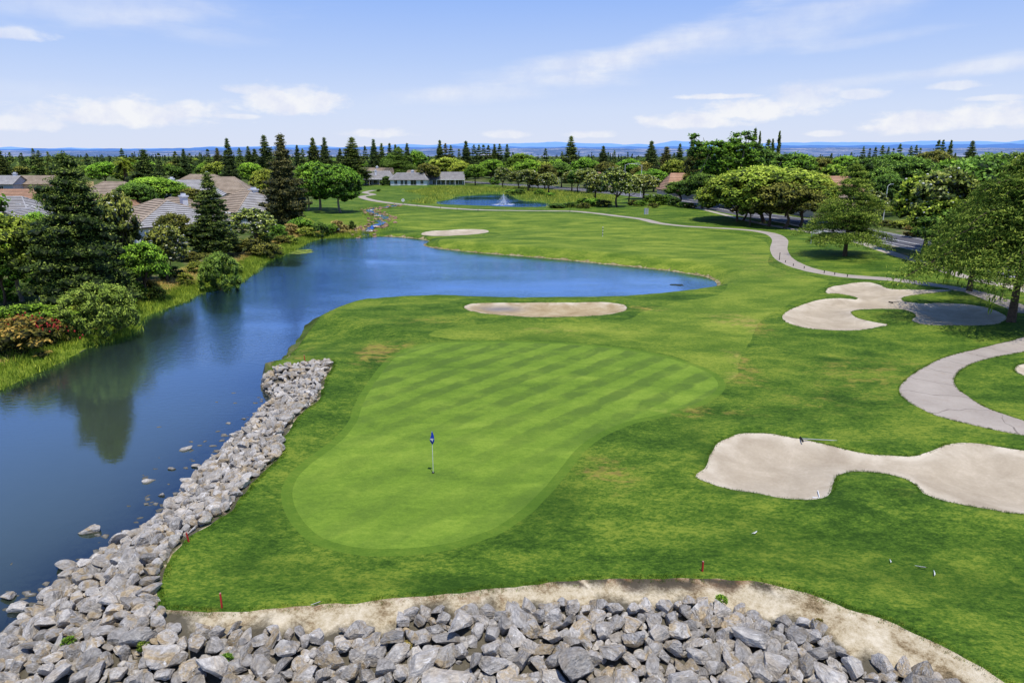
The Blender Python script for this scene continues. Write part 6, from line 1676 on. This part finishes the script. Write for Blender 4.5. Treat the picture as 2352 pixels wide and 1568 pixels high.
# fountain
x, y = unproject(1157, 470, ZW2)
root = empty('fountain', (x, y, ZW2), 0, label='white water jet fountain spraying in the blue pond', cat='fountain')
k = NT('spray_water'); df = k.n('ShaderNodeBsdfDiffuse', Color=(0.85, 0.9, 0.95, 1)).outputs[0]; tr_ = k.n('ShaderNodeBsdfTransparent').outputs[0]
k.link(k.n('ShaderNodeMixShader', i0=0.6, i1=df, i2=tr_).outputs[0], k.out.inputs[0]); M['spray'] = k.m
m = MB(); r5 = np.random.default_rng(6)
for i in range(34):
    a = i * 2 * math.pi / 34 + r5.normal() * .1; v = (i % 4 + .4) / 4 * r5.uniform(.7, 1.1); top = (4.3 if i % 4 == 0 else 2.6 if i % 4 == 1 else 1.5) * r5.uniform(.7, 1.05); R_ = 2.9 * v
    pts = [(math.cos(a) * R_ * t, math.sin(a) * R_ * t, 4 * top * t * (1 - t) * (1.0) + .05) for t in np.linspace(0, 1, 9)]
    m.tube(pts, np.linspace(.03, .055, 9), 4, False)
m.build('spray', M['spray'], root)
m = MB()
for i in range(500):
    a = r5.uniform(0, 6.28); v = r5.uniform(0, 1) ** .7; t = r5.uniform(.3, 1); R_ = 3.6 * v * t; zz = 4 * 4.4 * (1 - .55 * v) * t * (1 - t) + r5.normal() * .25
    m.add(ICO1[0] * r5.uniform(.03, .07) + np.array([math.cos(a) * R_, math.sin(a) * R_, max(.05, zz)]), ICO1[1])
m.build('droplets', M['spray'], root)
m = MB(); m.tube([(0, 0, -.2), (0, 0, .25)], .35, 12); m.build('nozzle', M['black'], root)
m = MB()
for i in range(60):
    a = r5.uniform(0, 6.28); R_ = r5.uniform(2, 4.5); q = r5.uniform(.2, .5); c = (math.cos(a) * R_, math.sin(a) * R_)
    m.add(ICO1[0] * np.array([q * 2, q, .03]) + np.array([c[0], c[1], .03]), ICO1[1])
m.build('foam', M['spray'], root)

root.scale = (.8, .8, .8)
# stream cascade between pond and lake
casc = [(918,472,905),(905,473),(880,476),(862,478),(848,482),(858,488),(872,494),(886,500),(876,505),(868,508),(880,512),(862,517),(848,521),(838,526),(846,533),(842,540),(838,545)]
cpts = np.array([unproject(c[0], c[1]) for c in casc])
cw = ribbon(smooth_poly(cpts, 1.0, False), 1.7)
n2 = len(cw) // 2
Zc_ = hfun(cw[:, 0], cw[:, 1]) + 0.10
Fq = np.array([[i, i + 1, 2 * n2 - 2 - i, 2 * n2 - 1 - i] for i in range(n2 - 1)])[:, ::-1]
mesh_obj('stream_water', np.column_stack([cw, Zc_]), Fq, M['water2'], attrs={'shallow': np.full(len(cw), .25), 'far': np.ones(len(cw))}, kind='structure')
r6 = np.random.default_rng(16)
RED_ME = [np_mesh('stream_rock', V, ICO3[1], M['redrock'], False) for V in LOWR]
cl_ = smooth_poly(cpts, 0.7, False)
for i in range(230):
    j = int(r6.integers(len(cl_) - 1)); c = cl_[j]; T_ = cl_[j + 1] - c; T_ /= np.linalg.norm(T_) + 1e-9; Nn = np.array([-T_[1], T_[0]])
    off = r6.choice([-1, 1]) * r6.uniform(.5, 2.8); p = c + Nn * off + r6.normal(size=2) * .3
    s = r6.uniform(.5, 1.4)
    o = bpy.data.objects.new('stream_rock', RED_ME[i % 10]); o.location = (p[0], p[1], hz(p[0], p[1]) + .1 * s); o.rotation_euler = (r6.normal() * .2, r6.normal() * .2, r6.uniform(0, 6)); o.scale = (s, s * .8, s * .45)
    up = p[1] > 165
    link(o, None, 'reddish brown rock lining the upper stream near the cart path' if up else 'reddish brown rock lining the lower cascade above the lake', 'rock', 'upper stream rocks' if up else 'lower cascade rocks')
m = MB()
for (px, py, w_) in [(862, 519, 2.0), (843, 541, 2.2), (850, 525, 1.2), (868, 497, 1.4), (852, 484, 1.2)]:
    x, y, z = on(px, py)
    for i in range(14):
        m.add(ICO1[0] * np.array([.22, .3, .06]) * r6.uniform(.5, 1.3) + np.array([x + r6.normal() * w_ * .3, y + r6.normal() * .5, z + .17]), ICO1[1])
m.build('white_water', M['white'], kind='structure')
# weeds growing between the stream stones
P_ = []
for i in range(700):
    j = int(r6.integers(len(cl_))); p = cl_[j] + r6.normal(size=2) * 2.2
    P_.append((p[0], p[1], hz(p[0], p[1])))
tufts('stream_weeds', np.array(P_), .35, 7, 'tall', 'yellow green weeds among the stream stones', 8, .6, .5)

# floating algae
def algae(px, py, wx, wy, n, mat, lab, seed):
    x, y = unproject(px, py, ZW); rr_x = width_m(wx, y) / 2; rr_y = abs(unproject(px, py - wy / 2, ZW)[1] - y)
    r = np.random.default_rng(seed); m = MB()
    for i in range(n):
        a = r.uniform(0, 6.28); q = r.random() ** .5; s = r.uniform(.15, .5)
        K = 9; ang = np.arange(K) / K * 6.283; rad = s * r.uniform(.6, 1.2, K)
        c = np.array([x + math.cos(a) * rr_x * q, y + math.sin(a) * rr_y * q, ZW + .006 + .0006 * (i % 12)])
        V = np.concatenate([[c], c + np.column_stack([np.cos(ang) * rad * 1.6, np.sin(ang) * rad, np.zeros(K)])])
        m.add(V, [[0, 1 + j, 1 + (j + 1) % K] for j in range(K)])
    m.build('algae', mat, kind='stuff', label=lab, cat='algae')
M['algae'] = plain('algae_mat', (0.22, 0.28, 0.03), 0.8, .3)
M['weed'] = plain('dark_weed', (0.02, 0.035, 0.025), 0.6, .3)
algae(688, 578, 60, 10, 60, M['algae'], 'yellow green algae tongue reaching into the lake from the left shore', 1)
algae(1512, 677, 60, 4, 24, M['weed'], 'dark floating weed near the right lake end', 2)
algae(1555, 655, 22, 4, 10, M['weed'], 'small dark weed patch in the right lake end', 3)

# garden gate, patio furniture
x, y, z = on(112, 700)
root = empty('garden_gate', (x, y, z), .2, label='pale metal garden gate above the green mound', cat='gate')
for s in (-.75, .75):
    m = MB(); m.box(s - .06, -.06, -.1, s + .06, .06, 1.7); m.build('gate_post', M['metal'], root)
m = MB()
for q in np.arange(-.62, .66, .11): m.box(q - .012, -.015, .15, q + .012, .015, 1.45)
m.box(-.68, -.02, .1, .68, .02, .147); m.box(-.68, -.02, 1.453, .68, .02, 1.5); m.build('gate_panel', M['metal'], root)
x, y, z = on(745 / 3.136 * .0 + 508, 566)
x, y, z = on(507, 564)
x, y, z = on(503, 563)
def patio_set(px, py, lab):
    x, y, z = on(px, py)
    root = empty('patio_table', (x, y, z), .3, label=lab, cat='table')
    m = MB(); m.tube([(0, 0, .7), (0, 0, .74)], .6, 16); m.build('table_top', M['metal'], root)
    for a in (0.8, 2.4, 3.9, 5.5):
        m = MB(); m.tube([(math.cos(a) * .45, math.sin(a) * .45, 0), (math.cos(a) * .3, math.sin(a) * .3, .698)], .025, 6); m.build('leg', M['metal'], root)
patio_set(432, 566, 'small metal patio table on the shaded patio under the olive tree')
for i, (a, b) in enumerate([(-1.0, .2), (1.0, -.3)]):
    x, y, z = on(432, 566)
    root = empty('patio_chair', (x + a, y + b, z), .3 + i * 3.1, label='metal patio chair at the ' + ('left' if i == 0 else 'right') + ' side of the small patio table', cat='chair')
    m = MB(); m.box(-.24, -.24, .42, .24, .24, .46); m.build('seat', M['metal'], root)
    m = MB(); m.box(-.24, -.24, .463, -.2, .24, .95); m.build('backrest', M['metal'], root)
    for sx in (-.2, .2):
        for sy in (-.2, .2):
            m = MB(); m.box(sx - .02, sy - .02, 0, sx + .02, sy + .02, .418); m.build('leg', M['metal'], root)
# weeds between the boulders
r7 = np.random.default_rng(88)
for i, (px, py, mt, lab) in enumerate([(160, 1490, 'green', 'green weeds between boulders at the lower left'), (1655, 1392, 'bright', 'bright green weed among the upper front boulders'), (935, 1500, 'dry', 'dry brown weed clump in the middle of the front boulders'), (1880, 1448, 'red', 'rusty dry weed among the right front boulders'), (520, 1530, 'green', 'green weeds low between left front boulders'), (330, 1500, 'lime', 'yellow green weed in a rock gap at left')]):
    x, y, z = on(px, py)
    plant('shrub', x, y, .3, .45, mt, lab, name='weed_plant', cat='weed', z=z + .15, var=i, parts=False)
